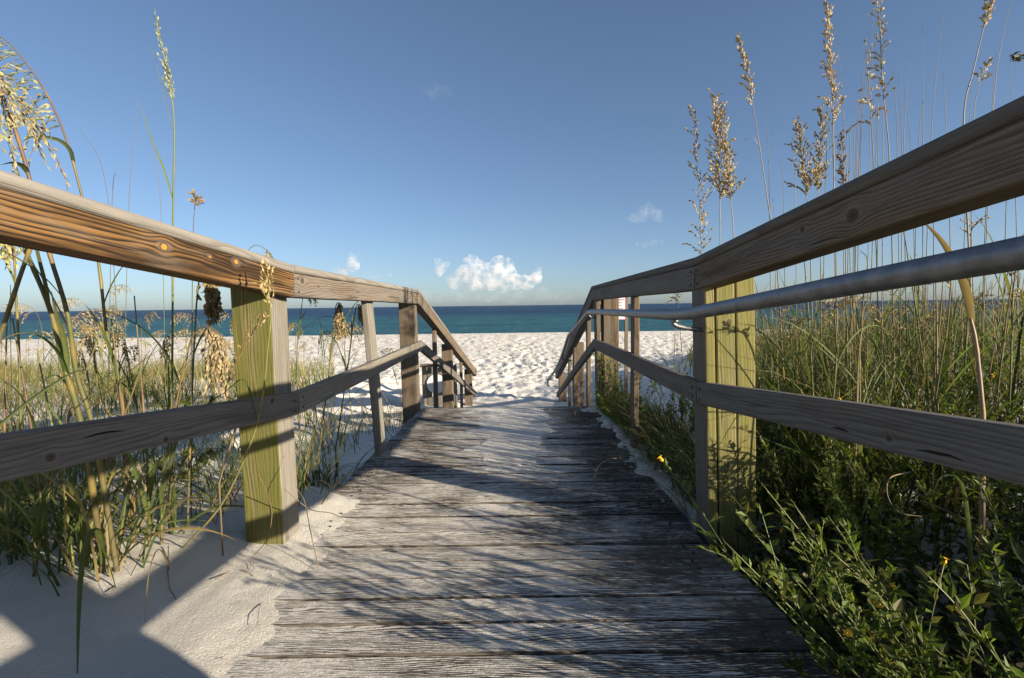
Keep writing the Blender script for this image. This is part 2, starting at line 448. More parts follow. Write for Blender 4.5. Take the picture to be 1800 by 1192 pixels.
def ground_full(X, Y):
    z = ground_z(X, Y)
    fl = np.abs(fbm(X * 1.3, Y * 1.3, 21, 2))
    # footprints all over the open beach
    for cs, dep, sd in ((0.55, 0.062, 5), (0.34, 0.042, 6), (1.5, 0.06, 8)):
        gx = np.floor(X / cs); gy = np.floor(Y / cs)
        acc = np.zeros_like(z)
        for ox in (-1, 0, 1):
            for oy in (-1, 0, 1):
                cx = gx + ox; cy = gy + oy
                px = (cx + _hash(cx, cy, sd)) * cs; py = (cy + _hash(cx, cy, sd + 50)) * cs
                an = _hash(cx, cy, sd + 90) * 6.28
                dx = X - px; dy = Y - py
                a = dx * np.cos(an) + dy * np.sin(an); b = -dx * np.sin(an) + dy * np.cos(an)
                q = (a / (0.30 * cs)) ** 2 + (b / (0.19 * cs)) ** 2
                amp = 0.3 + 0.7 * _hash(cx, cy, sd + 130)
                acc += amp * (-np.exp(-q) + 0.55 * np.exp(-((np.sqrt(q) - 1.55) / 0.45) ** 2))
        open_ = sstep(4.5, 7.5, Y) * sstep(41.5, 37, Y) * 1.0
        open_ = open_ + 0.35 * sstep(2.4, 3.6, Y) * sstep(7.5, 4.5, Y) * sstep(-0.9, -1.5, X)
        z = z + acc * dep * open_ * np.where(X > 1.2, 0.75, 1.0) * (0.25 + 1.5 * vnoise(X * 0.30 + cs * 9, Y * 0.22, 61) ** 1.5)
    z = z + sstep(5, 8, Y) * sstep(41, 36, Y) * 0.08 * fbm(X * 2.1, Y * 2.1, 33, 3)
    # the deck: sand kept below the planks, drifted over their left ends and along the trodden middle
    dz = deckz(Y)
    nz = fbm(X * 7, Y * 7, 41, 3) * 0.16 + fbm(X * 30, Y * 50, 45, 2) * 0.04
    xb = np.interp(Y, [-2, 1.0, 1.17, 1.5, 1.84, 2.1, 2.3, 2.42, 2.5], [-0.60, -0.60, -0.60, -0.66, -0.715, -0.745, -0.70, -0.86, -1.1])
    over = sstep(xb + 0.10, xb - 0.24, X + nz * 0.8) * sstep(2.55, 2.38, Y)
    zl = dz - 0.013 + 0.030 * over
    c = np.interp(Y, [2.2, 2.7, 3.2, 4.5], [0.0, 0.20, 0.34, 0.46])
    midm = sstep(c + 0.10, c - 0.22, np.abs(X + 0.03) + nz * 2.2) * sstep(2.3, 2.9, Y)
    zm = dz - 0.030 + 0.036 * midm
    re = np.interp(Y, [2.0, 2.5, 3.2, 4.5], [0.74, 0.66, 0.62, 0.62])
    rm = sstep(re - 0.02, re + 0.16, X + nz * 2.4) * sstep(1.95, 2.2, Y)
    zr = dz - 0.030 + 0.050 * rm
    on = dz - 0.10
    zd = np.maximum(np.maximum(np.where(over > 0.02, zl, on), np.where(midm > 0.02, zm, on)), np.where(rm > 0.02, zr, on))
    le = np.interp(Y, [1.8, 2.45, 4.5], [-0.90, -0.905, -0.82])
    inl = sstep(le - 0.16, le + 0.01, X)
    inr = sstep(0.92, 0.72, X)
    w = inl * inr * sstep(DECK_END + 0.10, DECK_END - 0.02, Y)
    zside = np.where(X < 0, np.where(Y < 2.5, np.maximum(z, dz + 0.006 + 0.030 * sstep(-0.9, -1.1, X)), np.minimum(z, dz - 0.10)), np.where(Y < 2.0, np.minimum(z, dz - 0.16), np.maximum(z, dz - 0.02)))
    near = sstep(1.5, 0.85, np.abs(X)) * sstep(DECK_END + 0.4, DECK_END - 0.2, Y)
    z = z * (1 - near) + zside * near
    z = z * (1 - w) + zd * w
    # under the stairs
    st = sstep(1.05, 0.8, np.abs(X + 0.05)) * sstep(DECK_END - 0.1, DECK_END + 0.15, Y) * sstep(10, 8.8, Y)
    zst = -0.27 * (Y - DECK_END) - 0.10
    z = np.where(st > 0, z * (1 - st) + np.maximum(np.minimum(z, zst + 0.03), -0.86) * st, z)
    return z

def build_ground():
    fwd = np.radians(np.concatenate([np.linspace(-54, 54, 560)]))
    back = np.radians(np.linspace(54, 306, 72)[1:-1])
    ang = np.concatenate([fwd, back])
    r = [0.25]
    while r[-1] < 1.0: r.append(r[-1] * 1.05)
    while r[-1] < 3.2: r.append(r[-1] * 1.0085)
    while r[-1] < 46: r.append(r[-1] * 1.012)
    while r[-1] < 140: r.append(r[-1] * 1.05)
    r = np.array(r)
    A, RR = np.meshgrid(ang, r)
    X = RR * np.sin(A); Y = RR * np.cos(A)
    Z = ground_full(X, Y)
    n, m = X.shape
    co = np.stack([X, Y, Z], -1).reshape(-1, 3)
    i = np.arange(n - 1)[:, None] * m; j = np.arange(m)[None, :]; jn = (j + 1) % m
    q = np.stack([i + j, i + jn, i + m + jn, i + m + j], -1).reshape(-1, 4)[:, ::-1]
    c0 = len(co)
    co = np.vstack([co, [[0, 0, float(ground_full(np.array([0.0]), np.array([0.0]))[0])]]])
    tri = [(c0, int(k), int((k + 1) % m)) for k in range(m)]
    me = bpy.data.meshes.new('sand')
    me.from_pydata(co.tolist(), [], q.tolist() + [t[::-1] for t in tri])
    me.polygons.foreach_set('use_smooth', np.ones(len(me.polygons), dtype=bool))
    me.update()
    o = link('sand', me, MAT_SAND)
    tag(o, 'white sand of the dune and the trodden beach', None, None, 'structure')

build_ground()

def build_sea():
    rows = np.concatenate([np.geomspace(42, 900, 460), np.geomspace(960, 60000, 40)])
    ta = np.tan(np.radians(np.linspace(-58, 58, 420)))
    Yg, Tg = np.meshgrid(rows, ta, indexing='ij')
    Xg = Yg * Tg
    fade = sstep(900, 250, Yg)
    Zg = -2.55 + fade * (0.55 * fbm(Xg * 0.05, Yg * 0.20, 71, 4) + 0.16 * fbm(Xg * 0.5, Yg * 1.1, 75, 3))
    n, m = Xg.shape
    co = np.stack([Xg, Yg, Zg], -1).reshape(-1, 3)
    i = np.arange(n - 1)[:, None] * m; j = np.arange(m - 1)[None, :]
    q = np.stack([i + j, i + j + 1, i + m + j + 1, i + m + j], -1).reshape(-1, 4)
    me = bpy.data.meshes.new('sea')
    me.from_pydata(co.tolist(), [], q.tolist())
    me.polygons.foreach_set('use_smooth', np.ones(len(me.polygons), dtype=bool))
    me.update()
    tag(link('sea', me, MAT_SEA), 'dark blue sea turning teal towards the beach', None, None, 'structure')
build_sea()

# ------------------------------------------------------------------ clouds
def mat_cloud(name, dens, scale):
    T = NT(name)
    tc = T.n('ShaderNodeTexCoord')
    n1 = T.noise(tc.outputs['Object'], 1.0 / scale, 7.0, 0.68)
    d = T.m('MULTIPLY', T.ss(n1, 0.42, 0.70), dens)
    pv = T.n('ShaderNodeVolumeScatter')
    pv.inputs['Color'].default_value = (0.86, 0.875, 0.89, 1)
    pv.inputs['Anisotropy'].default_value = 0.1
    T.l(d, pv.inputs['Density'])
    T.l(pv.outputs[0], T.out.inputs['Volume'])
    return T.mat

CLOUD_Y = 3000.0
def cloud(name, blobs, mat, label, group=None, vox=7.0, Y=CLOUD_Y):
    """blobs: (px, py, radius in px) of the puffs."""
    import bmesh
    c = at(sum(b[0] for b in blobs) / len(blobs), sum(b[1] for b in blobs) / len(blobs), Y)
    bm = bmesh.new()
    for (x, y, rp) in blobs:
        p = at(x, y, Y) - c
        p.y += random.uniform(-0.5, 0.5) * rp * Y / FPX
        rr = rp * Y / FPX
        bmesh.ops.create_icosphere(bm, subdivisions=3, radius=rr, matrix=Matrix.Translation(p))
        for _ in range(5):
            q = p + Vector((random.gauss(0, 1), random.gauss(0, 1), random.gauss(0.15, 0.8))).normalized() * rr * random.uniform(0.7, 1.05)
            bmesh.ops.create_icosphere(bm, subdivisions=2, radius=rr * random.uniform(0.28, 0.5), matrix=Matrix.Translation(q))
    me = bpy.data.meshes.new(name); bm.to_mesh(me); bm.free()
    me.materials.append(mat)
    o = bpy.data.objects.new(name, me); COL.objects.link(o)
    o.location = c
    md = o.modifiers.new('merge', 'REMESH'); md.mode = 'VOXEL'; md.voxel_size = vox
    return tag(o, label, 'cloud', group)

CL_D = mat_cloud('dense_cloud', 0.036, 46.0)
CL_T = mat_cloud('thin_cloud', 0.0018, 60.0)
CL_S = mat_cloud('soft_cloud', 0.0050, 60.0)
CL_H = mat_cloud('haze_bank', 0.0030, 90.0)
G = 'white clouds low over the sea'
cloud('cloud', [(800, 494, 16), (818, 488, 18), (840, 492, 20), (862, 494, 18), (884, 492, 18), (906, 496, 15), (926, 497, 14), (942, 488, 12), (945, 478, 9),
                (826, 470, 16), (834, 460, 11), (848, 476, 16), (812, 478, 12), (872, 474, 18), (876, 461, 12), (890, 470, 16), (896, 480, 14), (862, 482, 18)],
      CL_D, 'largest white cumulus cloud low over the sea between the two railings', G)
cloud('cloud', [(771, 462, 9), (774, 472, 10), (772, 481, 6), (784, 468, 6), (786, 463, 5)], CL_D, 'small upright white puff just beside the largest cumulus cloud', G)
cloud('cloud', [(618, 452, 8), (621, 460, 11), (624, 468, 9), (619, 474, 6), (598, 476, 9), (592, 478, 7), (606, 478, 7)], CL_D, 'white puff of cloud standing above the level part of the rail', G)
cloud('cloud', [(640, 486, 8), (652, 484, 9), (662, 488, 9), (674, 490, 7), (684, 484, 6)], CL_S, 'faint low cloud just above the far end of the lit rail', G)
cloud('cloud', [(744, 156, 7), (754, 158, 9), (764, 154, 8), (770, 162, 10), (782, 159, 8), (790, 163, 6), (760, 168, 7)], CL_T, 'tiny wisp of cloud high in the empty blue sky', G)
cloud('cloud', [(1138, 370, 13), (1130, 376, 14), (1146, 374, 12), (1116, 382, 10), (1104, 386, 7), (1156, 382, 10)], CL_S, 'soft pale cloud to the side of the seed heads above the pipe handrail', G)
cloud('cloud_bank', [(x_, 517 + (i_ % 3) * 3, 11 + (i_ % 2) * 3) for i_, x_ in enumerate(range(745, 1010, 14))], CL_H, 'long thin grey haze bank lying beneath the largest cumulus cloud', vox=14.0)
cloud('cloud', [(1120, 429, 5), (1134, 428, 7), (1148, 427, 7), (1162, 426, 5)], CL_S, 'small flat grey cloud below the soft pale one', G)
cloud('cloud', [(962, 470, 4), (972, 469, 5), (982, 469, 4)], CL_T, 'tiny grey cloud streak next to the largest cumulus', G)

# ------------------------------------------------------------------ timber pieces
def beam_mesh(name, p0, p1, w, h, up=(0, 0, 1), rad=0.004, segs=1, side=1, warp=0.0, seed=0, v0=0.0, nr=2, ends=True):
    """A squared timber from p0 to p1. p0, p1 run along the middle of its inner face's top edge; the piece extends w away from it
    (towards side * lateral) and h down. wood u: metres along, v: metres round from the inner face's top edge downwards."""
    p0 = Vector(p0); p1 = Vector(p1)
    d = (p1 - p0); L = d.length; d = d / L
    up = Vector(up); lat = d.cross(up).normalized(); upv = lat.cross(d).normalized()
    # cross-section in (a: away from the inner face, b: downwards)
    pts = []
    corners = [(0, 0), (0, h), (w, h), (w, 0)]
    cen = [(rad, rad), (rad, h - rad), (w - rad, h - rad), (w - rad, rad)]
    ang0 = [-90, 180, 90, 0]                                     # sweep of each corner, in degrees (a right, b down)
    for (cx, cy), a0 in zip(cen, ang0):
        for k in range(nr + 1):
            a = R(a0 - 90 * k / nr) if True else 0
            pts.append((cx + rad * math.cos(a), cy + rad * math.sin(a)))
    # order: top-inner corner (top->inner), inner-bottom, bottom-outer, outer-top
    n = len(pts)
    per = [0.0]
    for k in range(n):
        a, b = pts[k], pts[(k + 1) % n]
        per.append(per[-1] + math.hypot(a[0] - b[0], a[1] - b[1]))
    m = MB()
    rn = random.Random(seed)
    ph = [rn.uniform(0, 6.28) for _ in range(4)]
    for s in range(segs + 1):
        t = s / segs
        c = p0 + d * (L * t)
        if warp and 0 < s < segs:
            c = c + upv * warp * math.sin(ph[0] + t * 5) + lat * warp * math.sin(ph[1] + t * 4)
        for (a, b) in pts:
            m.v.append(c + lat * (side * a) - upv * b)
    for s in range(segs):
        for k in range(n):
            k2 = (k + 1) % n
            q = (s * n + k, (s + 1) * n + k, (s + 1) * n + k2, s * n + k2)
            u0, u1 = L * s / segs, L * (s + 1) / segs
            va, vb = per[k] + v0, per[k + 1] + v0
            uv = [(u0, va), (u1, va), (u1, vb), (u0, vb)]
            if side < 0:
                q = q[::-1]; uv = uv[::-1]
            m.f.append(q); m.uv += uv
    if ends:
        for s, flip in ((0, side < 0), (segs, side > 0)):
            f = [s * n + k for k in range(n)]
            uv = [(pts[k][0] * 0.3, pts[k][1]) for k in range(n)]
            if flip: f = f[::-1]; uv = uv[::-1]
            m.f.append(tuple(f)); m.uv += uv
    me = m.mesh(name)
    return me

def fix_normals(me):
    import bmesh
    bm = bmesh.new(); bm.from_mesh(me)
    bmesh.ops.recalc_face_normals(bm, faces=bm.faces)
    bm.to_mesh(me); bm.free()
    return me

def timber(name, p0, p1, w, h, mat, parent, side=1, up=(0, 0, 1), **kw):
    me = fix_normals(beam_mesh(name, p0, p1, w, h, up, side=side, **kw))
    return link(name, me, mat, parent)

def upright(name, xi, y0, w, d, z0, z1, mat, parent, outward=1, xi_top=None, y_top=None, rad=0.005, seed=0):
    """A post: xi is the inner face's x at the foot, y0 the face towards the camera; w across, d deep."""
    xt = xi if xi_top is None else xi_top
    yt = y0 if y_top is None else y_top
    # run upward, inner face = the one facing the camera so that grain lines run along the post
    p0 = Vector((xi, y0, z0)); p1 = Vector((xt, yt, z1))
    me = fix_normals(beam_mesh(name, p0, p1, d, w, up=(-outward, 0, 0), side=1, rad=rad, segs=3, warp=0.002, seed=seed))
    # make sure depth goes away from the camera
    ys = [v.co.y for v in me.vertices]
    if min(ys) < min(y0, yt) - 0.5 * d:
        me = fix_normals(beam_mesh(name, p0, p1, d, w, up=(-outward, 0, 0), side=-1, rad=rad, segs=3, warp=0.002, seed=seed))
    return link(name, me, mat, parent)

# ------------------------------------------------------------------ boardwalk
bw = empty('boardwalk', (0, 1.86, 0), 'weathered grey plank boardwalk dusted with white sand between two railings', 'boardwalk')
pitch_b = 0.1375
yk = DECK_END - pitch_b
k = 0
while yk > -1.7:
    y0, y1 = yk, yk + pitch_b - 0.0045 - random.uniform(0, 0.004)
    ym = (y0 + y1) / 2
    le = float(np.interp(ym, [1.8, 2.45, 4.5], [-0.90, -0.905, -0.825])) + random.uniform(-0.012, 0.012)
    re = 0.735 + random.uniform(-0.015, 0.015)
    z0, z1 = float(deckz(np.array(y0))), float(deckz(np.array(y1)))
    dz = random.uniform(-0.004, 0.003); tl = random.uniform(-0.003, 0.003); sk = random.uniform(-0.004, 0.004)
    m = MB()
    e = 0.0028; th = 0.036
    xs = [le, le * 0.33 + re * 0.67 * 0.0, re] if False else [le, le + (re - le) * 0.35, le + (re - le) * 0.7, re]
    prof = [(0, -th), (0, -e), (e, 0), (0.5, 0.0), (-e, 0), (0, -e), (0, -th)]
    sag = random.uniform(-0.002, 0.003)
    for xi, x in enumerate(xs):
        tx = tl * (x - le) / (re - le) + (sag if 0 < xi < 3 else 0)
        skx = sk * (x - le) / (re - le)
        rows = [(y0, z0 - th), (y0, z0 - e), (y0 + e, z0), ((y0 + y1) / 2, (z0 + z1) / 2 - 0.0015), (y1 - e, z1), (y1, z1 - e), (y1, z1 - th)]
        for (yy, zz) in rows:
            m.v.append((x, yy + skx, zz + dz + tx))
    nrow = 7
    for s in range(3):
        for q in range(nrow - 1):
            a = s * nrow + q
            m.f.append((a, a + nrow, a + nrow + 1, a + 1))
        m.f.append((s * nrow + nrow - 1, (s + 1) * nrow + nrow - 1, (s + 1) * nrow, s * nrow))
    m.f.append(tuple(range(nrow))); m.f.append(tuple(3 * nrow + q for q in range(nrow))[::-1])
    link('board', fix_normals(m.mesh('board')), MAT_BOARD, bw)
    yk -= pitch_b
nail_me = None
for i in range(26):
    yb = DECK_END - pitch_b * (i + 0.5)
    for xx in (-0.78, 0.64):
        for dy in (-0.032, 0.032):
            y_ = yb + dy + random.uniform(-0.008, 0.008); x_ = xx + random.uniform(-0.02, 0.02)
            if nail_me is None:
                mn = MB(); c0 = [(0.0045 * math.cos(a), 0.0045 * math.sin(a)) for a in np.linspace(0, 2 * math.pi, 9)[:-1]]
                mn.v = [(a, b, -0.01) for a, b in c0] + [(a, b, 0.0) for a, b in c0]
                mn.f = [tuple(range(8, 16))] + [(k_, (k_ + 1) % 8, 8 + (k_ + 1) % 8, 8 + k_) for k_ in range(8)]
                nail_me = mn.mesh('nail')
            link('nail', nail_me, MAT_NAIL, bw, Vector((x_, y_, float(deckz(np.array(y_))) + 0.0035)) - bw.location)
for xx in (-0.80, 0.62):
    timber('stringer', (xx, 1.9, -0.042), (xx, DECK_END - 0.01, -0.042), 0.04, 0.09, W_GREY, bw)
for i in range(15):
    y0 = DECK_END + 0.03 + i * 0.30
    z0 = -0.27 * (y0 + 0.14 - DECK_END) - 0.02
    timber('stair_tread', (-0.74, y0, z0), (0.70, y0, z0), 0.26, 0.04, W_GREY, bw, side=-1)

# ------------------------------------------------------------------ railings
CAPH = 0.027; BODY = 0.092; MIDH = 0.088
def rails(root, st_top, st_mid, side, mats_top, mats_cap, mats_mid, warp=0.003):
    """st_*: stations (Vector) along the inner face's top edge. Each piece between two stations is a part."""
    for i in range(len(st_top) - 1):
        a, b = st_top[i], st_top[i + 1]
        lat = (b - a).cross(Vector((0, 0, 1))).normalized() * (1 if side > 0 else -1)
        gap = (b - a).normalized() * 0.0015
        timber('cap_rail', a - lat * 0.006 + gap, b - lat * 0.006 - gap, 0.10, CAPH + 0.006, mats_cap[i], root, side=side, rad=0.0135, nr=4, segs=6, warp=0.0006, seed=i + 5)
        dn = Vector((0, 0, -CAPH - 0.0065))
        timber('top_rail', a + dn + gap, b + dn - gap, 0.082, BODY, mats_top[i], root, side=side, rad=0.006, segs=6, warp=warp * 0.6, seed=i + 5)
    for i in range(len(st_mid) - 1):
        a, b = st_mid[i], st_mid[i + 1]
        gap = (b - a).normalized() * 0.0015
        timber('middle_rail', a + gap, b - gap, 0.038, MIDH, mats_mid[i], root, side=side, rad=0.006, segs=6, warp=warp, seed=i + 40 + (side > 0))

def nails(root, pts, nrm):
    import bmesh
    for p in pts:
        bm = bmesh.new()
        bmesh.ops.create_cone(bm, cap_ends=True, segments=8, radius1=0.0042, radius2=0.0036, depth=0.004,
                              matrix=Matrix.Translation(p) @ Vector(nrm).to_track_quat('Z', 'Y').to_matrix().to_4x4())
        me = bpy.data.meshes.new('nail'); bm.to_mesh(me); bm.free()
        link('nail', me, MAT_NAIL, root)

# ---- left railing (sunlit)
Lr = empty('wooden_railing', (-0.85, 1.9, 0), 'sunlit wooden railing with warm brown near rail and green treated post beside the sand bank', 'railing', 'railings along the boardwalk')
YB = 1.93
L1t = at(518, 465, YB); L1t.x = -0.842
L2t = at(737, 509.5, 4.43)
L3t = at(838, 650, 9.2)
dL = Vector((0.113, 1, -0.099))
L0t = L1t - dL * 3.4
L1m = at(524, 690, YB); L1m.x = -0.842
L2m = at(743, 599, 4.43)
L3m = at(838, 689, 9.2)
L0m = L1m - dL * 3.4
# knots of the near rail: (metres along from L0, metres down the inner face)
def rail_uv(p0, p1, x, y, off):
    """Where the pixel falls on the inner face that runs p0 -> p1: (u, v)."""
    d = (p1 - p0); L = d.length; d.normalize()
    lat = d.cross(Vector((0, 0, 1))).normalized(); up = lat.cross(d).normalized()
    r_ = ray(x, y); t = (p0 - EYE).dot(lat) / r_.dot(lat)
    q = EYE + r_ * t - p0
    return q.dot(d), -q.dot(up) - off
kn = []
for (x, y, r_, kd) in ((285, 433, 0.0115, 'red'), (366, 450, 0.005, 'red'), (413, 459, 0.0105, 'red')):
    u_, v_ = rail_uv(L0t, L1t, x, y, CAPH + 0.0065)
    kn.append((u_, v_ + 0.006, r_, kd))
W_BROWN = mat_wood('brown_timber', (0.255, 0.135, 0.045), (0.026, 0.015, 0.008), (0.21, 0.18, 0.14), 0.0, ring=0.0105, knots=kn, contrast=1.25, seed=2.0, stain_lo=0.44)
kn2 = []
for (x, y, r_, kd) in ((531, 492, 0.014, 'dark'), (560, 503, 0.006, 'dark')):
    u_, v_ = rail_uv(L1t, L2t, x, y, CAPH + 0.0065)
    kn2.append((u_, v_ + 0.006, r_, kd))
W_KNOT = mat_wood('knotty_grey_timber', (0.27, 0.205, 0.14), (0.10, 0.078, 0.058), GREY, 0.45, ring=0.013, knots=kn2, seed=4.0)
kn3 = []
for (x, y, r_, kd) in ((86, 802, 0.008, 'dark'), (290, 772, 0.007, 'dark'), (478, 704, 0.010, 'dark'), (180, 760, 0.060, 'split')):
    u_, v_ = rail_uv(L0m, L1m, x, y, 0)
    kn3.append((u_, v_ + 0.006, r_, kd))
W_LMID = mat_wood('knotty_dark_timber', (0.235, 0.205, 0.170), (0.110, 0.092, 0.074), GREY, 0.5, ring=0.010, knots=kn3, seed=17.0, fibre=0.75, crack=0.4)
rails(Lr, [L0t, L1t, L2t, L3t], [L0m, L1m, L2m, L3m], -1, [W_BROWN, W_KNOT, W_TAN], [W_CAP, W_CAP, W_CAP], [W_LMID, W_SILVER, W_GREY])
pz = L1t.z - CAPH - 0.012
pst = upright('post', -0.882, 1.845, 0.148, 0.14, -0.30, pz, W_GREEN, Lr, -1, xi_top=-0.897, seed=1)
pst.data.materials.append(W_SILVER)
for pl in pst.data.polygons:
    if pl.normal.x > 0.8: pl.material_index = 1
upright('baluster', -0.822, 3.02, 0.038, 0.13, -0.02, 0.985, W_SILVER, Lr, -1, xi_top=-0.875, y_top=3.0, seed=2)
upright('post', -0.838, 4.34, 0.135, 0.14, -0.45, 1.025, W_TAN, Lr, -1, xi_top=-0.856, seed=3)
def along(a, b, Y):
    t = (Y - a.y) / (b.y - a.y); return a.lerp(b, t)
for (Y, w, d_, dz_) in ((5.4, 0.04, 0.09, 0.0), (6.5, 0.135, 0.14, 0.0), (7.5, 0.04, 0.09, 0.0), (8.75, 0.135, 0.14, 0.0)):
    p = along(L2t, L3t, Y); big = w > 0.1
    xo = p.x - (0.042 if big else 0.045)
    top = p.z - CAPH - BODY - 0.002 + (0.05 if big else 0.0)
    upright('post' if big else 'baluster', xo, Y, w, d_, -1.3, top, W_TAN, Lr, -1, seed=int(Y * 10))
nails(Lr, [at(x, y, 1.9) for x, y in ()], (1, 0, 0))

# ---- right railing (in shade)
Rr = empty('wooden_railing', (0.75, 1.9, 0), 'shaded grey wooden railing with yellow green post in front of the tall grass', 'railing', 'railings along the boardwalk')
R1t = at(1221, 452, YB)
R2t = at(1040, 503, 4.43)
R3t = at(976, 654, 9.2)
dR = Vector((-0.029, 1, -0.099))
R0t = R1t - dR * 3.4
R1m = at(1226, 671, YB); R1m.x = R1t.x + 0.012
R2m = at(1044, 596, 4.43); R2m.x = R2t.x + 0.012
R3m = at(978, 690, 9.2)
R0m = R1m - dR * 3.4
kn = []
for (x, y, r_, kd) in ((1500, 377, 0.014, 'dark'), (1411, 402, 0.008, 'dark')):
    u_, v_ = rail_uv(R0t, R1t, x, y, CAPH + 0.0065)
    kn.append((u_, v_ + 0.006, r_, kd))
W_RTOP = mat_wood('banded_grey_timber', (0.245, 0.175, 0.110), (0.085, 0.064, 0.046), (0.21, 0.185, 0.155), 0.34, ring=0.0095, knots=kn, seed=6.0, fibre=0.75, crack=0.4)
kn = []
for (x, y, r_, kd) in ((1566, 768, 0.006, 'dark'), (1655, 793, 0.055, 'split'), (1716, 832, 0.050, 'split'), (1480, 752, 0.035, 'split')):
    u_, v_ = rail_uv(R0m, R1m, x, y, 0)
    kn.append((u_, v_ + 0.006, r_, kd))
W_RMID = mat_wood('split_grey_timber', (0.23, 0.205, 0.175), (0.115, 0.098, 0.082), (0.215, 0.20, 0.18), 0.55, ring=0.010, knots=kn, seed=7.0, crack=0.4, fibre=0.8)
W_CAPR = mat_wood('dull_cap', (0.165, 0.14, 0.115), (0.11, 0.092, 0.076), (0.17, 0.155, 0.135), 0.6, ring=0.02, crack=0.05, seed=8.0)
rails(Rr, [R0t, R1t, R2t, R3t], [R0m, R1m, R2m, R3m], 1, [W_RTOP, W_GREY, W_GREY], [W_CAPR, W_CAPR, W_GREY], [W_RMID, W_GREY, W_GREY])
kp = [(0.75, 0.05, 0.009, 'dark')]
W_GREENR = mat_wood('yellow_green_timber', (0.40, 0.345, 0.14), (0.15, 0.125, 0.05), (0.30, 0.28, 0.18), 0.22, ring=0.013, contrast=1.2, knots=((1.095, 0.050, 0.009, 'dark'),), green=(0.235, 0.225, 0.060), seed=9.0)
W_GREENR2 = mat_wood('yellow_green_timber_plain', (0.40, 0.345, 0.14), (0.15, 0.125, 0.05), (0.30, 0.28, 0.18), 0.22, ring=0.013, contrast=1.2, green=(0.235, 0.225, 0.060), seed=12.0)
pz = R1t.z - CAPH - 0.012
xi = R1m.x + 0.040
sb_ = upright('side_board', xi, 1.865, 0.037, 0.135, -0.25, pz - 0.002, W_GREY, Rr, 1, xi_top=R1t.x + 0.012, seed=11)
sb_.data.materials.append(W_GREENR2)
for pl in sb_.data.polygons:
    if pl.normal.y < -0.8: pl.material_index = 1
upright('post', xi + 0.043, 1.868, 0.072, 0.14, -0.25, pz - 0.004, W_GREENR, Rr, 1, xi_top=R1t.x + 0.055, seed=12)
upright('post', xi + 0.1163, 1.868, 0.072, 0.14, -0.25, pz - 0.006, W_GREENR2, Rr, 1, xi_top=R1t.x + 0.130, seed=13)
upright('baluster', R1m.x + 0.030, 3.05, 0.036, 0.09, -0.12, 0.985, W_TAN, Rr, 1, seed=14)
x2 = R2m.x + 0.038
upright('side_board', x2, 4.34, 0.036, 0.13, -0.45, 1.025, W_TAN, Rr, 1, xi_top=R2t.x + 0.02, seed=15)
upright('post', x2 + 0.040, 4.345, 0.135, 0.14, -0.45, 1.025, W_TAN, Rr, 1, seed=16)
for (Y, w, d_) in ((5.1, 0.04, 0.09), (6.4, 0.135, 0.14), (7.1, 0.035, 0.08), (8.9, 0.135, 0.14)):
    p = along(R2t, R3t, Y); big = w > 0.1
    top = p.z - CAPH - BODY - 0.002 + (0.05 if big else 0.0)
    upright('post' if big else 'baluster', p.x + 0.048, Y, w, d_, -1.3, top, W_TAN, Rr, 1, seed=int(Y * 10))
p = along(R0t, R1t, 0.10)
upright('post', p.x + 0.050, -0.06, 0.145, 0.145, -0.1, p.z - CAPH - BODY - 0.01, W_GREENR, Rr, 1, seed=30)
# nail heads at the joints
for root, a, b, sgn in ((Lr, L1t, L1m, 1), (Rr, R1t, R1m, -1)):
    pts = []
    for dy in (-0.035, 0.035):
        for dz_ in (0.055, 0.105):
            q = a + Vector((0, dy, -dz_)); q.x = a.x + sgn * 0.002 + (dL.x if (sgn > 0 and dy < 0) else 0) * dy
            pts.append(q)
        for dz_ in (0.025, 0.065):
            q = b + Vector((0, dy, -dz_)); q.x = b.x + sgn * 0.002 + (dL.x if (sgn > 0 and dy < 0) else 0) * dy
            pts.append(q)
    nails(root, pts, (sgn, 0, 0))

# ------------------------------------------------------------------ pipe handrail
def tube(m, pts, rads, n=8, col=None, caps=True, cols=None):
    """Adds a bent tube through pts."""
    base = len(m.v); N = len(pts)
    prev = None
    for i in range(N):
        d = (pts[min(i + 1, N - 1)] - pts[max(i - 1, 0)]).normalized()
        if prev is None:
            ref = Vector((0, 0, 1)) if abs(d.z) < 0.9 else Vector((1, 0, 0))
            a = d.cross(ref).normalized()
        else:
            a = (prev - d * prev.dot(d)).normalized()
        prev = a; b = d.cross(a)
        r_ = rads[i] if isinstance(rads, (list, tuple)) else rads
        for k in range(n):
            an = 2 * math.pi * k / n
            m.v.append(pts[i] + a * (r_ * math.cos(an)) + b * (r_ * math.sin(an)))
            if cols is not None: m.c.append(cols[i])
            elif col is not None: m.c.append(col)
    for i in range(N - 1):
        for k in range(n):
            k2 = (k + 1) % n
            m.f.append((base + i * n + k, base + i * n + k2, base + (i + 1) * n + k2, base + (i + 1) * n + k))
    if caps:
        m.f.append(tuple(base + k for k in range(n))[::-1])
        m.f.append(tuple(base + (N - 1) * n + k for k in range(n)))

def smooth_path(pts, n):
    """Catmull-Rom through pts."""
    P = [Vector(p) for p in pts]
    if len(P) == 2:
        return [P[0].lerp(P[1], i / n) for i in range(n + 1)]
    P = [P[0] * 2 - P[1]] + P + [P[-1] * 2 - P[-2]]
    S = len(P) - 3; out = []
    for i in range(n + 1):
        t = i / n * S; k = min(int(t), S - 1); t -= k
        a, b, c, d = P[k:k + 4]
        out.append(0.5 * ((2 * b) + (c - a) * t + (2 * a - 5 * b + 4 * c - d) * t * t + (3 * b - a - 3 * c + d) * t * t * t))
    return out

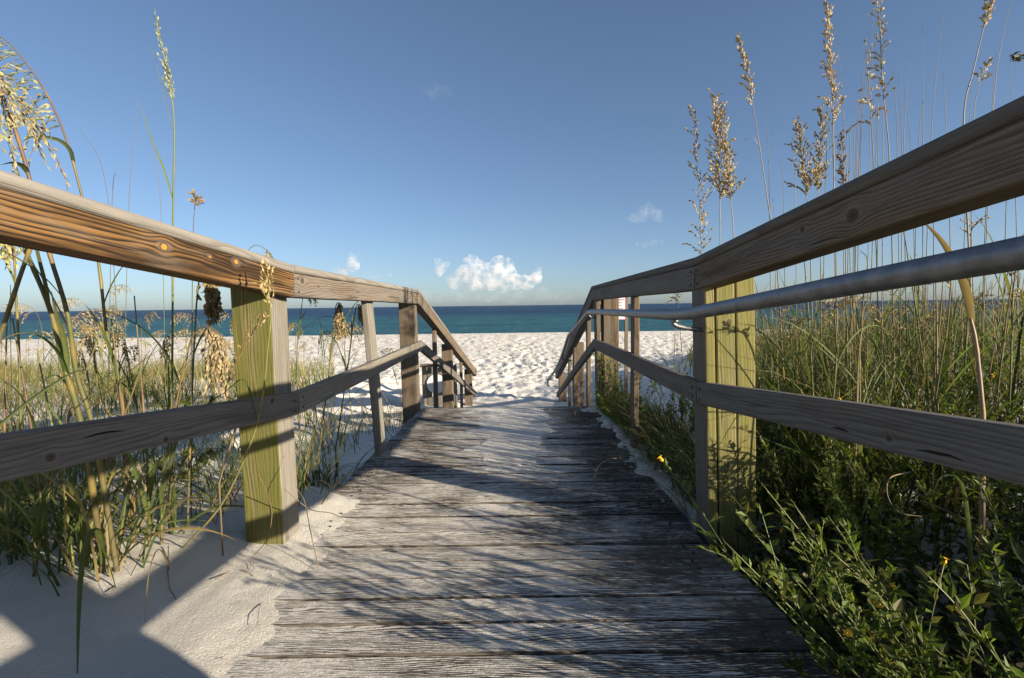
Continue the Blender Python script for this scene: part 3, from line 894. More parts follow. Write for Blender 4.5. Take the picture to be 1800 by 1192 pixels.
H = empty('metal_handrail', (0.62, 1.84, 0.85), 'grey galvanised pipe handrail bracketed along the shaded railing', 'handrail')
A1 = at(1200, 554, 1.80)
A0 = at(1800, 444, 0.625); d0 = (A0 - A1).normalized()
A_1 = A1 + d0 * 3.2
A2 = at(1036, 548, 4.35)
stp = [at(1000, 590, 5.7), at(987, 628, 6.7), at(975, 652, 8.0), at(966, 664, 8.9)]
path = [A_1 + (A1 - A_1) * t for t in (0, 0.3, 0.6, 0.85, 0.95)] + smooth_path([A1 + d0 * 0.10, A1 + (A2 - A1).normalized() * 0.10], 3)
path += [A1.lerp(A2, t) for t in (0.1, 0.3, 0.5, 0.7, 0.9, 0.97)] + [A2 + Vector((0, 0.06, -0.008))] + smooth_path(stp, 16)
e = path[-1]
path += [e + Vector((-0.02, 0.10, -0.05)), e + Vector((-0.02, 0.13, -0.12)), e + Vector((-0.01, 0.10, -0.18))]
m = MB(); tube(m, path, 0.0215, 16)
link('pipe', m.mesh('pipe', True), MAT_METAL, H)
def bracket(P, wall_x, dz=-0.12):
    m = MB()
    w = Vector((wall_x, P.y, P.z + dz))
    pts = smooth_path([P + Vector((0, 0, -0.018)), P + Vector((0.006, 0, -0.042)), Vector((P.x * 0.4 + wall_x * 0.6, P.y, P.z - 0.058)), Vector((wall_x - 0.004, P.y, P.z - 0.060))], 8)
    tube(m, pts, 0.0085, 8)
    b = link('bracket', m.mesh('bracket', True), MAT_METAL, H)
    timber('bracket_plate', Vector((wall_x - 0.006, P.y - 0.02, P.z - 0.045)), Vector((wall_x - 0.006, P.y + 0.02, P.z - 0.045)), 0.006, 0.085, MAT_METAL, H, side=1)
    m = MB(); tube(m, [P + Vector((0, -0.03, -0.024)), P + Vector((0, 0.03, -0.024))], 0.008, 6)
    link('saddle', m.mesh('saddle', True), MAT_METAL, H)
bracket(A1 + Vector((0, 0.10, 0)), xi - 0.002)
bracket(A2 + Vector((0, 0.02, 0)), x2 - 0.002)
bracket(smooth_path(stp, 16)[5], along(R2t, R3t, 6.45).x + 0.048)

# ------------------------------------------------------------------ sign and bin by the stairs
sg = empty('warning_sign', at(1100, 640, 7.5), 'small white sign with red lettering behind the far post of the shaded railing', 'sign')
MAT_WHITE = mat_flat('white_sign_paint', (0.62, 0.62, 0.66), 0.5, 0.05)
MAT_RED = mat_flat('red_sign_paint', (0.36, 0.025, 0.05), 0.5, 0.05)
ys = 7.5
tl = at(1074, 520, ys); br = at(1100, 562, ys)
m = MB()
def boxm(m, x0, x1, y0, y1, z0, z1):
    b = len(m.v)
    m.v += [(x0, y0, z0), (x1, y0, z0), (x1, y1, z0), (x0, y1, z0), (x0, y0, z1), (x1, y0, z1), (x1, y1, z1), (x0, y1, z1)]
    m.f += [tuple(b + i for i in f) for f in ((0, 3, 2, 1), (4, 5, 6, 7), (0, 1, 5, 4), (1, 2, 6, 5), (2, 3, 7, 6), (3, 0, 4, 7))]
boxm(m, tl.x, br.x, ys - 0.012, ys, br.z, tl.z)
link('panel', m.mesh('panel'), MAT_WHITE, sg)
m = MB()
for (a, b_, c_, d_) in ((tl.x, tl.x + 0.008, br.z, tl.z), (br.x - 0.008, br.x, br.z, tl.z), (tl.x + 0.008, br.x - 0.008, br.z, br.z + 0.008), (tl.x + 0.008, br.x - 0.008, tl.z - 0.008, tl.z)):
    boxm(m, a, b_, ys - 0.015, ys - 0.0125, c_, d_)
link('border', m.mesh('border'), MAT_RED, sg)
cxs = (tl.x + br.x) / 2 - 0.01
for i, (txt, s) in enumerate((('ENTRANCE', 0.040), ('PROPERTY', 0.030), ('TENANTS', 0.030), ('PARKING IS', 0.030), ('FIELD', 0.030), ('CAMERAS', 0.030))):
    cu = bpy.data.curves.new('lettering', 'FONT'); cu.body = txt; cu.size = s; cu.align_x = 'CENTER'; cu.extrude = 0.0008
    cu.materials.append(MAT_RED)
    tmp = bpy.data.objects.new('tmp', cu)
    o = link('lettering', bpy.data.meshes.new_from_object(tmp), None, sg)
    bpy.data.objects.remove(tmp)
    o.location = Vector((cxs, ys - 0.0135, tl.z - 0.075 - i * 0.042)) - sg.location
    o.rotation_euler = (R(90), 0, 0)
m = MB(); boxm(m, br.x - 0.01, br.x + 0.035, ys + 0.002, ys + 0.05, -0.9, tl.z + 0.02)
link('post', m.mesh('post'), W_TAN, sg)

bn = empty('wooden_bin', at(768, 712, 8.0), 'low wooden plank bin with a pale round plate beside the beach stairs', 'bin')
x0 = at(741, 660, 8.0).x; x1 = at(797, 660, 8.0).x; zt = at(768, 640, 8.0).z
npk = 6
for i in range(npk):
    a = x0 + (x1 - x0) * i / npk + 0.006; b_ = x0 + (x1 - x0) * (i + 1) / npk - 0.006
    timber('plank', Vector((a, 8.0, -1.0)), Vector((a, 8.0, zt - 0.05 - random.uniform(0, 0.01))), 0.022, b_ - a, W_GREY if i % 3 else W_SILVER, bn, side=-1, up=(-1, 0, 0))
for i in range(4):
    a = 8.05 + i * 0.12
    for xx in (x0, x1 - 0.02):
        m = MB(); boxm(m, xx, xx + 0.02, a, a + 0.11, -1.0, zt - 0.05)
        link('plank', m.mesh('plank'), W_GREY, bn)
timber('cap_board', Vector((x0 - 0.02, 7.97, zt)), Vector((x1 - 0.03, 7.97, zt)), 0.10, 0.045, W_TAN, bn, side=-1)
m = MB()
pc = at(767, 675, 7.97); rr = 17 / FPX * 7.97
ring = [(pc.x + rr * math.cos(t), 7.985, pc.z + rr * math.sin(t)) for t in np.linspace(0, 2 * math.pi, 29)[:-1]]
ring2 = [(x, 7.975, z) for x, y, z in ring]
m.v = ring + ring2; nn = len(ring)
m.f = [tuple(range(nn, 2 * nn))] + [(i, (i + 1) % nn, nn + (i + 1) % nn, nn + i) for i in range(nn)] + [tuple(range(nn))[::-1]]
link('round_plate', fix_normals(m.mesh('round_plate')), mat_flat('pale_plastic', (0.55, 0.58, 0.62), 0.4, 0.05), bn)
#--VEGETATION--
# ------------------------------------------------------------------ plants
def gz(x, y):
    return float(ground_full(np.array([float(x)]), np.array([float(y)]))[0])

def lerpc(a, b, t): return tuple(a[i] + (b[i] - a[i]) * t for i in range(3))
def jit(c, s=0.15):
    k = 1 + random.uniform(-s, s)
    return tuple(min(1, x * k * (1 + random.uniform(-s, s) * 0.4)) for x in c)

C_GREEN = (0.095, 0.135, 0.032); C_LIME = (0.155, 0.195, 0.050); C_STRAW = (0.36, 0.27, 0.11); C_RUST = (0.27, 0.135, 0.060)
C_SEED = (0.47, 0.36, 0.15); C_SEEDG = (0.44, 0.41, 0.17); C_DRY = (0.30, 0.22, 0.12); C_DARKG = (0.050, 0.080, 0.018)

def spikelet(m, p, d, L, W, col):
    """A flat oval seed: eight triangles."""
    d = d.normalized(); L *= 1.2; W *= 1.55
    s = d.cross(Vector((random.uniform(-1, 1), random.uniform(-1, 1), random.uniform(-1, 1)))).normalized()
    t = d.cross(s)
    b = len(m.v); c = jit(col, 0.25)
    c2 = lerpc(c, (0.20, 0.12, 0.05), 0.45)
    m.v += [p, p + d * L * 0.40 + s * W, p + d * L * 0.40 + t * W * 0.35, p + d * L * 0.40 - s * W, p + d * L * 0.40 - t * W * 0.35, p + d * L]
    m.c += [c2, c, c, c, c, lerpc(c, (0.6, 0.5, 0.3), 0.3)]
    for k in range(4):
        a, q = b + 1 + k, b + 1 + (k + 1) % 4
        m.f += [(b, q, a), (a, q, b + 5)]

def panicle(m, axis, n, bl, droop, sl, sw, col, side=None, spread=0.6, gap=None, axcol=None, taper=0.6):
    """Seed head: n branches along axis, each strung with seeds."""
    N = len(axis) - 1
    gap = gap or sl * 0.75
    for i in range(n):
        t = (i + random.uniform(0, 0.9)) / n
        k = min(int(t * N), N - 1); f = t * N - k
        p = axis[k].lerp(axis[k + 1], f)
        ad = (axis[k + 1] - axis[k]).normalized()
        if side is not None:
            lat = (Vector(side) + Vector((random.gauss(0, .35), random.gauss(0, .35), random.gauss(0, .2)))).normalized()
        else:
            an = random.uniform(0, 6.28)
            lat = Vector((math.cos(an), math.sin(an), 0))
        L = bl * (1 - taper * t) * random.uniform(0.6, 1.15)
        d = (ad * (1 - spread) + lat * spread).normalized()
        pts = [p]; ns = max(3, int(L / gap)); step = L / ns
        for s in range(ns):
            d = (d + Vector((0, 0, -droop * step / max(bl, 0.02))) + Vector((random.gauss(0, .05), random.gauss(0, .05), random.gauss(0, .04)))).normalized()
            pts.append(pts[-1] + d * step)
        tube(m, pts, 0.0006, 3, axcol or lerpc(col, (0.2, 0.15, 0.06), 0.4), caps=False)
        for s in range(1, len(pts)):
            if random.random() < 0.90:
                dd = (pts[s] - pts[s - 1]).normalized() + Vector((random.gauss(0, .35), random.gauss(0, .35), random.gauss(0, .3)))
                spikelet(m, pts[s] - (pts[s] - pts[s - 1]) * 0.5, dd, sl * random.uniform(0.75, 1.2), sw * random.uniform(0.8, 1.2), col)

def ribbon(m, pts, w, col, tip=None, fold=0.30, twist=0.0, w0=0.6):
    """A grass leaf along pts, three vertices across and folded along its middle."""
    N = len(pts) - 1; b = len(m.v)
    tip = tip or col
    ref = None
    for i, p in enumerate(pts):
        t = i / N
        d = (pts[min(i + 1, N)] - pts[max(i - 1, 0)]).normalized()
        if ref is None:
            a = d.cross(Vector((0, 0, 1)))
            if a.length < 0.2: a = d.cross(Vector((1, 0.3, 0)))
            a.normalize()
            a = Matrix.Rotation(random.uniform(-0.6, 0.6) + twist, 3, d) @ a
        else:
            a = (ref - d * ref.dot(d)).normalized()
        ref = a; n = d.cross(a)
        ww = w * (w0 + (1 - w0) * min(1, t * 5)) * (1 - max(0, (t - 0.25) / 0.75) ** 1.7) + 0.0004
        c = lerpc(col, tip, max(0, (t - 0.55) / 0.45))
        m.v += [p + a * ww * 0.5, p - n * ww * fold, p - a * ww * 0.5]
        m.c += [c, lerpc(c, (0.25, 0.27, 0.10), 0.3), c]
    for i in range(N):
        q = b + 3 * i
        m.f += [(q, q + 3, q + 4, q + 1), (q + 1, q + 4, q + 5, q + 2)]

def blade_path(p, az, L, el, droop, n=9):
    d = Vector((math.cos(az) * math.cos(el), math.sin(az) * math.cos(el), math.sin(el)))
    pts = [Vector(p)]
    for i in range(n):
        pts.append(pts[-1] + d * (L / n))
        d = (d + Vector((random.gauss(0, .03), random.gauss(0, .03), -droop / n))).normalized()
    return pts

def px_path(pts, n):
    return smooth_path([at(*p) for p in pts], n)

def plant(name, label, cat, base, group=None):
    return empty(name, base, label, cat, group)

def stem_part(root, path, r0, r1, cols, n=7, name='stem'):
    m = MB(); N = len(path)
    # nodes: slightly thicker, yellow rings every so often
    rads = []; cc = []
    for i in range(N):
        t = i / (N - 1)
        rads.append(r0 + (r1 - r0) * t)
        k = t * (len(cols) - 1); a = min(int(k), len(cols) - 2)
        cc.append(jit(lerpc(cols[a], cols[a + 1], k - a), 0.08))
    for k in range(4, N - 4, 6):
        if r0 > 0.0025:
            rads[k] *= 1.16; cc[k] = lerpc(cc[k], (0.42, 0.27, 0.05), 0.4)
    tube(m, path, rads, n, cols=cc)
    return link(name, m.mesh(name, True), MAT_STEM, root)

def leaf_part(root, pts, w, col, tip=None, **kw):
    m = MB(); ribbon(m, pts, w, col, tip, **kw)
    return link('leaf', m.mesh('leaf', True), MAT_LEAF, root)

STEMCOL = [(0.16, 0.145, 0.055), (0.13, 0.155, 0.045), (0.19, 0.175, 0.07), (0.15, 0.17, 0.06)]
STEMRED = [(0.15, 0.12, 0.055), (0.14, 0.155, 0.05), (0.19, 0.105, 0.065), (0.19, 0.165, 0.07)]
STEMDRY = [(0.25, 0.18, 0.10), (0.31, 0.24, 0.13), (0.24, 0.18, 0.10)]
G_L = 'sea oats on the sand bank beside the sunlit railing'
G_R = 'tall sea oats behind the shaded railing'

def hero(label, pts, r0, r1, cols=STEMCOL, head=None, leaves=(), group=None, name='sea_oat', n=30, autoleaf=0, lw=0.010, ll=0.45):
    path = px_path(pts, n)
    # set the foot on the sand
    g_ = gz(path[0].x, path[0].y) - 0.02
    if path[0].z > g_ + 0.02:
        path = [Vector((path[0].x, path[0].y, g_))] + path
    base = Vector((path[0].x, path[0].y, max(g_ + 0.02, path[0].z)))
    root = plant(name, label, 'beach grass', base, group)
    stem_part(root, path, r0, r1, cols)
    if head:
        f0 = head.pop('from'); k = int(f0 * (len(path) - 1))
        m = MB(); panicle(m, path[k:], **head)
        tag(link('seed_head', m.mesh('seed_head'), MAT_SEED, root), kind='stuff')
    for lf in leaves:
        leaf_part(root, px_path(lf['p'], 12), lf.get('w', 0.009), lf.get('c', C_GREEN), lf.get('t'), fold=0.2)
    for i in range(autoleaf):
        k = int(random.uniform(0.05, 0.45) * len(path))
        az = random.uniform(0, 6.28)
        leaf_part(root, blade_path(path[k], az, ll * random.uniform(0.6, 1.2), R(random.uniform(55, 80)), random.uniform(1.0, 2.3), 11),
                  lw * random.uniform(0.7, 1.2), jit(random.choice([C_GREEN, C_LIME, C_GREEN]), 0.2), random.choice([None, C_STRAW]))
    return root

LEFTW = (-0.9, -0.1, -0.35)
# ---- sand bank on the left: the stalks one can tell apart
hero('tall single green sea oat with a narrow upright head rising above the brown rail', [(300, 905, 2.1), (303, 600, 2.1), (304, 385, 2.1), (306, 225, 2.1), (298, 150, 2.1), (275, 35, 2.1)],
     0.0052, 0.0012, [(0.20, 0.21, 0.06), (0.17, 0.20, 0.05), (0.21, 0.24, 0.07), (0.26, 0.29, 0.10)],
     dict(n=26, bl=0.11, droop=0.0, sl=0.014, sw=0.0022, col=(0.42, 0.45, 0.20), spread=0.12, **{'from': 0.72}),
     [dict(p=[(304, 350, 2.1), (286, 292, 2.1), (262, 235, 2.12), (247, 178, 2.14)], w=0.010, c=C_LIME), dict(p=[(305, 228, 2.1), (290, 180, 2.1), (268, 90, 2.1), (240, 58, 2.1)], w=0.0025, c=C_LIME)])
hero('arching sea oat whose pale seed branches hang to one side above the brown rail', [(232, 900, 1.75), (212, 690, 1.72), (188, 590, 1.7), (172, 455, 1.7), (140, 330, 1.7), (118, 250, 1.7), (92, 185, 1.7), (60, 130, 1.7), (15, 75, 1.7), (-30, 50, 1.7)],
     0.0062, 0.0012, STEMRED, dict(n=34, bl=0.24, droop=1.5, sl=0.018, sw=0.0028, col=(0.43, 0.42, 0.21), side=LEFTW, spread=0.75, gap=0.013, taper=0.35, **{'from': 0.62}),
     [dict(p=[(130, 285, 1.7), (122, 262, 1.68), (100, 245, 1.66), (60, 240, 1.62), (38, 250, 1.6)], w=0.012, c=C_DARKG)], autoleaf=2)
hero('sea oat with thick tan sheath leaning outward over the near end of the brown rail', [(205, 1000, 1.5), (165, 760, 1.46), (135, 660, 1.44), (118, 550, 1.42), (85, 440, 1.42), (48, 300, 1.42), (22, 215, 1.42), (0, 158, 1.42), (-30, 100, 1.42)],
     0.0078, 0.0030, STEMRED, dict(n=22, bl=0.22, droop=2.4, sl=0.018, sw=0.0028, col=(0.45, 0.39, 0.20), side=(0.75, 0.1, -0.6), spread=0.8, gap=0.013, taper=0.2, **{'from': 0.80}),
     [dict(p=[(50, 306, 1.42), (40, 292, 1.40), (22, 286, 1.38), (0, 290, 1.36)], w=0.014, c=C_DARKG)], autoleaf=2)
hero('thick dark stalk leaning back under the brown rail and splitting in two', [(186, 1040, 1.50), (150, 780, 1.45), (112, 640, 1.42), (88, 545, 1.40), (45, 440, 1.40), (-10, 300, 1.40)], 0.0088, 0.0045, [(0.16, 0.12, 0.055), (0.15, 0.16, 0.05), (0.16, 0.14, 0.06), (0.17, 0.17, 0.06)],
     None, [dict(p=[(88, 545, 1.39), (80, 500, 1.39), (65, 440, 1.39), (40, 330, 1.39), (10, 240, 1.39)], w=0.016, c=(0.13, 0.13, 0.04))], autoleaf=3, lw=0.013)
hero('dark stalk crossing diagonally in front of the hanging seeds at the edge of the view', [(-60, 760, 1.35), (0, 590, 1.37), (46, 455, 1.38), (95, 330, 1.40)], 0.0065, 0.0045, [(0.11, 0.10, 0.045), (0.13, 0.12, 0.05)], None, [dict(p=[(18, 500, 1.38), (18, 560, 1.37), (19, 640, 1.36), (22, 740, 1.35)], w=0.008, c=C_GREEN)])
hero('sea oat with pale seeds hanging just under the near end of the brown rail', [(40, 930, 1.75), (34, 640, 1.75), (27, 500, 1.75), (24, 440, 1.75), (14, 400, 1.75), (2, 398, 1.75)], 0.0048, 0.0015, STEMRED,
     dict(n=14, bl=0.16, droop=3.5, sl=0.019, sw=0.0036, col=C_SEEDG, side=(0.2, 0, -1), spread=0.8, gap=0.012, taper=0.2, **{'from': 0.72}), autoleaf=1)
hero('sea oat with seed spikes standing in front of the green post', [(310, 975, 1.72), (385, 893, 1.66), (432, 800, 1.60), (458, 720, 1.58), (472, 600, 1.56), (476, 550, 1.56), (470, 495, 1.56)], 0.0040, 0.0012, [(0.28, 0.25, 0.10), (0.20, 0.21, 0.06), (0.24, 0.25, 0.08)],
     dict(n=9, bl=0.10, droop=-0.1, sl=0.017, sw=0.0030, col=(0.55, 0.44, 0.19), spread=0.25, gap=0.011, taper=0.2, **{'from': 0.84}),
     [dict(p=[(452, 740, 1.59), (430, 668, 1.6), (395, 690, 1.62), (330, 735, 1.64), (300, 760, 1.66)], w=0.009, c=C_GREEN), dict(p=[(416, 632, 1.6), (440, 570, 1.58), (462, 540, 1.56)], w=0.003, c=C_RUST)])
hero('dry straw sea oat slanting across the foot of the green post', [(385, 850, 1.70), (420, 720, 1.66), (396, 690, 1.66), (430, 610, 1.62), (468, 556, 1.60)], 0.0030, 0.0010, STEMDRY,
     dict(n=12, bl=0.06, droop=0.3, sl=0.018, sw=0.0032, col=(0.58, 0.45, 0.20), spread=0.25, gap=0.012, **{'from': 0.55}))
hero('sea oat with dense shaded bunch of seeds hanging under the rail beside the green post', [(330, 905, 2.02), (338, 680, 2.02), (345, 540, 2.02), (351, 490, 2.02), (360, 478, 2.02), (372, 486, 2.02)], 0.0042, 0.0016, STEMRED,
     dict(n=24, bl=0.18, droop=3.0, sl=0.027, sw=0.0052, col=(0.40, 0.28, 0.12), side=(0.1, -0.3, -1), spread=0.8, gap=0.012, taper=0.1, **{'from': 0.86}), autoleaf=1)
hero('sea oat with heavy sunlit bunch of straw seeds drooping close to the green post', [(296, 905, 1.90), (312, 730, 1.88), (332, 610, 1.86), (350, 578, 1.85), (368, 574, 1.85), (392, 590, 1.85)], 0.0042, 0.0016, STEMRED,
     dict(n=28, bl=0.22, droop=3.0, sl=0.026, sw=0.0040, col=(0.40, 0.32, 0.17), side=(0.0, -0.3, -1), spread=0.8, gap=0.017, taper=0.1, **{'from': 0.80}), autoleaf=1)
hero('short sea oat head poking up just above the middle of the brown rail', [(336, 900, 2.25), (338, 520, 2.25), (340, 400, 2.25), (344, 345, 2.25)], 0.0025, 0.0012, STEMRED,
     dict(n=16, bl=0.035, droop=1.6, sl=0.017, sw=0.0034, col=(0.42, 0.29, 0.12), spread=0.25, gap=0.011, taper=0.2, **{'from': 0.885}))
hero('fine sea oat arching over the rail top near the green post', [(440, 900, 2.5), (428, 560, 2.5), (432, 460, 2.5), (446, 432, 2.5), (470, 440, 2.5), (486, 462, 2.5)], 0.0028, 0.0010, STEMCOL,
     dict(n=18, bl=0.08, droop=2.2, sl=0.015, sw=0.0026, col=C_SEEDG, side=(0.3, 0, -1), spread=0.6, gap=0.011, **{'from': 0.76}))
hero('sea oat with grey brown hanging head between the green post and the leaning baluster', [(560, 800, 3.0), (578, 660, 3.0), (588, 560, 3.0), (592, 534, 3.0), (600, 534, 3.0)], 0.0050, 0.002, STEMRED,
     dict(n=26, bl=0.20, droop=3.2, sl=0.020, sw=0.004, col=(0.36, 0.27, 0.13), side=(-0.3, 0, -1), spread=0.8, gap=0.014, taper=0.1, **{'from': 0.84}), autoleaf=3, ll=0.35)
hero('sea oat with pale curved seeds directly beside the leaning baluster', [(590, 790, 3.15), (612, 640, 3.15), (622, 560, 3.15), (628, 536, 3.15), (636, 538, 3.15)], 0.0045, 0.002, STEMCOL,
     dict(n=16, bl=0.13, droop=2.6, sl=0.019, sw=0.0036, col=C_SEED, side=(-0.2, 0, -1), spread=0.8, gap=0.013, taper=0.1, **{'from': 0.82}), autoleaf=3, ll=0.35)
hero('thin sea oat with loose pale seeds close behind the green post', [(528, 800, 2.7), (522, 640, 2.7), (530, 540, 2.7), (540, 500, 2.7), (552, 512, 2.7)], 0.0030, 0.001, STEMCOL,
     dict(n=14, bl=0.10, droop=2.2, sl=0.016, sw=0.0028, col=C_SEED, side=(0.4, 0, -0.8), spread=0.8, gap=0.013, taper=0.1, **{'from': 0.78}), autoleaf=2, ll=0.3)
for (xb, yb, xm, ym, xt, yt, Y, lab) in (
    (92, 1046, 62, 800, 22, 560, 1.50, 'dark bare stalk leaning outward from the clump by the edge of the view'),
    (132, 1034, 112, 860, 66, 620, 1.52, 'dark bare stalk rising just inside the splitting stalk'),
    (206, 986, 222, 820, 196, 560, 1.66, 'rust coloured bare stalk crossing behind the arching oat'),
    (262, 962, 258, 800, 236, 520, 1.72, 'straight tan stalk with a dark joint halfway between view edge and green post'),
    (20, 985, 8, 800, 12, 560, 1.60, 'upright bare stalk at the very edge of the view under the brown rail'),
    (283, 968, 290, 820, 330, 610, 1.74, 'thin bare stalk leaning towards the bunch of straw seeds'),
    (150, 1000, 190, 820, 250, 640, 1.58, 'bare green stalk leaning inward below the middle of the brown rail'),
    (60, 1010, 100, 800, 170, 600, 1.48, 'bare green stalk leaning inward across the dark ones')):
    hero(lab, [(xb, yb, Y), (xm, ym, Y), (xt, yt, Y)], random.uniform(0.0038, 0.0056), 0.0020, random.choice([STEMCOL, STEMRED]), name='grass_stalk', group='bare stalks on the sand bank', autoleaf=3, lw=0.012, n=24)
# broad leaves and clumps low on the bank
def clump(label, x, y, n, hmin, hmax, w, cols, group=None, spread=0.06, lean=None, name='grass_clump', z=None, el=(50, 82)):
    b = Vector((x, y, gz(x, y) if z is None else z))
    root = plant(name, label, 'beach grass', b, group)
    for i in range(n):
        p = b + Vector((random.gauss(0, spread), random.gauss(0, spread), -0.02))
        az = random.uniform(0, 6.28) if lean is None else lean + random.gauss(0, 0.7)
        L = random.uniform(hmin, hmax); c = jit(random.choice(cols), 0.2); 
        m = MB(); ribbon(m, blade_path(p, az, L, R(random.uniform(*el)), random.uniform(0.7, 2.4), 11), w * random.uniform(0.8, 1.6), c, random.choice([None, None, C_STRAW, C_RUST]))
        link('blade', m.mesh('blade', True), MAT_LEAF, root)
    return root
def pxg(x, y, z=0.0):
    v = ray(x, y); return EYE + v * ((z - EYE.z) / v.z)
for (px, py, n, h0, h1, w, lab) in (
    (60, 1010, 16, 0.35, 0.75, 0.013, 'thick clump of broad green blades at the near edge of the sand bank'),
    (175, 1045, 12, 0.35, 0.62, 0.012, 'clump of arching green blades growing from bare shaded sand'),
    (275, 965, 9, 0.25, 0.50, 0.010, 'loose clump of green and tan blades close to the green post'),
    (528, 890, 9, 0.20, 0.42, 0.007, 'small fresh green tuft at the foot of the green post beside the planks'),
    (470, 880, 8, 0.25, 0.45, 0.007, 'thin tuft half hidden directly behind the green post'),
    (120, 930, 14, 0.35, 0.70, 0.011, 'dense clump of blades under the shaded middle rail'),
    (235, 905, 12, 0.30, 0.60, 0.010, 'olive clump of blades below the middle rail halfway to the green post'),
    (380, 870, 12, 0.30, 0.55, 0.008, 'dark green clump fanning out just left of the green post'),
    (585, 810, 10, 0.2, 0.40, 0.006, 'brown and green tuft on shaded sand between green post and leaning baluster'),
    (700, 742, 9, 0.2, 0.38, 0.006, 'grass tuft between the leaning baluster and the far brown post')):
    p = pxg(px, py, -0.02)
    clump(lab, p.x, p.y, n, h0, h1, w, [C_GREEN, C_LIME, C_GREEN, C_STRAW] if n != 10 else [C_DRY, C_GREEN, C_RUST], 'grass clumps on the sand bank')
r = plant('grass_leaf', 'single broad pale green leaf sweeping up across the bank at the view edge', 'beach grass', at(-60, 800, 1.0))
leaf_part(r, px_path([(-60, 800, 1.0), (0, 748, 1.02), (60, 700, 1.05), (130, 655, 1.1), (170, 652, 1.14)], 14), 0.016, (0.20, 0.24, 0.07))
p = pxg(178, 1020, 0.02)
r = plant('grass_leaf', 'single long leaf bending down in front of the shaded sand', 'beach grass', p)
leaf_part(r, px_path([(182, 1010, 1.5), (176, 940, 1.42), (160, 935, 1.34), (145, 985, 1.25), (138, 1090, 1.15), (136, 1215, 1.05)], 16), 0.017, (0.13, 0.16, 0.04))
r = plant('grass_leaf', 'yellowed blade reaching across the stems to a kinked orange base', 'beach grass', at(150, 730, 1.3))
leaf_part(r, px_path([(152, 722, 1.3), (200, 680, 1.32), (255, 632, 1.36), (310, 598, 1.4)], 12), 0.008, (0.30, 0.20, 0.05), (0.20, 0.22, 0.06))

# ---- repeats on the left bank
def proto_oat(label, group, h, r, droop, sl, sw, col, nbr, bl, stemc, leaves, side=True, top_arch=0.18, lw=0.008, ll=0.4, spread=0.7):
    root = plant('sea_oat', label, 'beach grass', Vector((0, 0, 0)), group)
    lx = random.uniform(-0.15, 0.10) * h
    ctl = [Vector((0, 0, -0.02)), Vector((lx * 0.3, 0, h * 0.45)), Vector((lx * 0.7, 0.02, h * 0.8)), Vector((lx + top_arch * 0.3, 0.02, h * 0.96)), Vector((lx + top_arch, 0.03, h))]
    path = smooth_path(ctl, 22)
    stem_part(root, path, r, 0.001, stemc, 5)
    if nbr:
        m = MB(); panicle(m, path[15:], nbr, bl, droop, sl, sw, col, (1, 0, -0.5) if side else None, spread, gap=sl * 0.85, taper=0.4)
        tag(link('seed_head', m.mesh('seed_head'), MAT_SEED, root), kind='stuff')
    for i in range(leaves):
        k = random.randint(1, 10)
        leaf_part(root, blade_path(path[k], random.uniform(0, 6.28), ll * random.uniform(0.6, 1.2), R(random.uniform(50, 80)), random.uniform(1, 2.4), 9), lw * random.uniform(0.7, 1.2), jit(random.choice([C_GREEN, C_LIME]), 0.2), random.choice([None, C_STRAW]))
    return root
def copy_plant(root, loc, rz, s, label=None):
    c = root.copy(); COL.objects.link(c)
    for ch in list(root.children):
        d = ch.copy(); COL.objects.link(d); d.parent = c
        d.location = ch.location
    c.location = loc; c.rotation_euler = (random.gauss(0, 0.05), random.gauss(0, 0.05), rz); c.scale = (s, s, s * random.uniform(0.9, 1.1))
    if label: c['label'] = label
    return c
LAB_L = 'slender straw coloured sea oat with drooping seeds on the sand bank behind the sunlit railing'
protos = [proto_oat(LAB_L, G_L, random.uniform(0.85, 1.1), 0.0032, 2.0, 0.017, 0.0030, random.choice([C_SEED, C_SEEDG]), 15, 0.12, random.choice([STEMCOL, STEMRED]), 4) for _ in range(5)]
spots = []
for i in range(56):
    for _ in range(30):
        Y = random.uniform(2.0, 6.5); X = random.uniform(-1.02, -0.99 * Y) if random.random() < .9 else -1.1
        X = -random.uniform(1.12, max(1.3, 0.98 * Y))
        if Y < 2.6 and X > -1.3: continue
        break
    spots.append((X, Y))
for i, (X, Y) in enumerate(spots):
    loc = Vector((X, Y, gz(X, Y))); rz = random.uniform(-1.2, 1.2) + (math.pi if random.random() < 0.25 else 0)
    s = random.uniform(0.8, 1.12)
    if i < len(protos):
        protos[i].location = loc; protos[i].rotation_euler = (0, 0, rz); protos[i].scale = (s, s, s)
    else:
        copy_plant(protos[i % len(protos)], loc, rz, s)
LAB_B = 'thin bare grass stalk rising against the sky above the brown rail'
for (xb, yb, xt, yt, Y) in ((226, 372, 243, 168, 2.7), (197, 358, 211, 312, 2.4), (190, 352, 140, 222, 2.6), (284, 392, 268, 238, 2.8)):
    g_ = at(xb + (xb - xt) * 1.2, 850, Y)
    hero(LAB_B, [(xb + (xb - xt) * 0.6, 540 + 800 / Y * 1.0, Y), (xb, yb, Y), (xt, yt, Y)], 0.0022, 0.0005, STEMRED, group='bare stalks above the brown rail', name='grass_stalk', n=16)

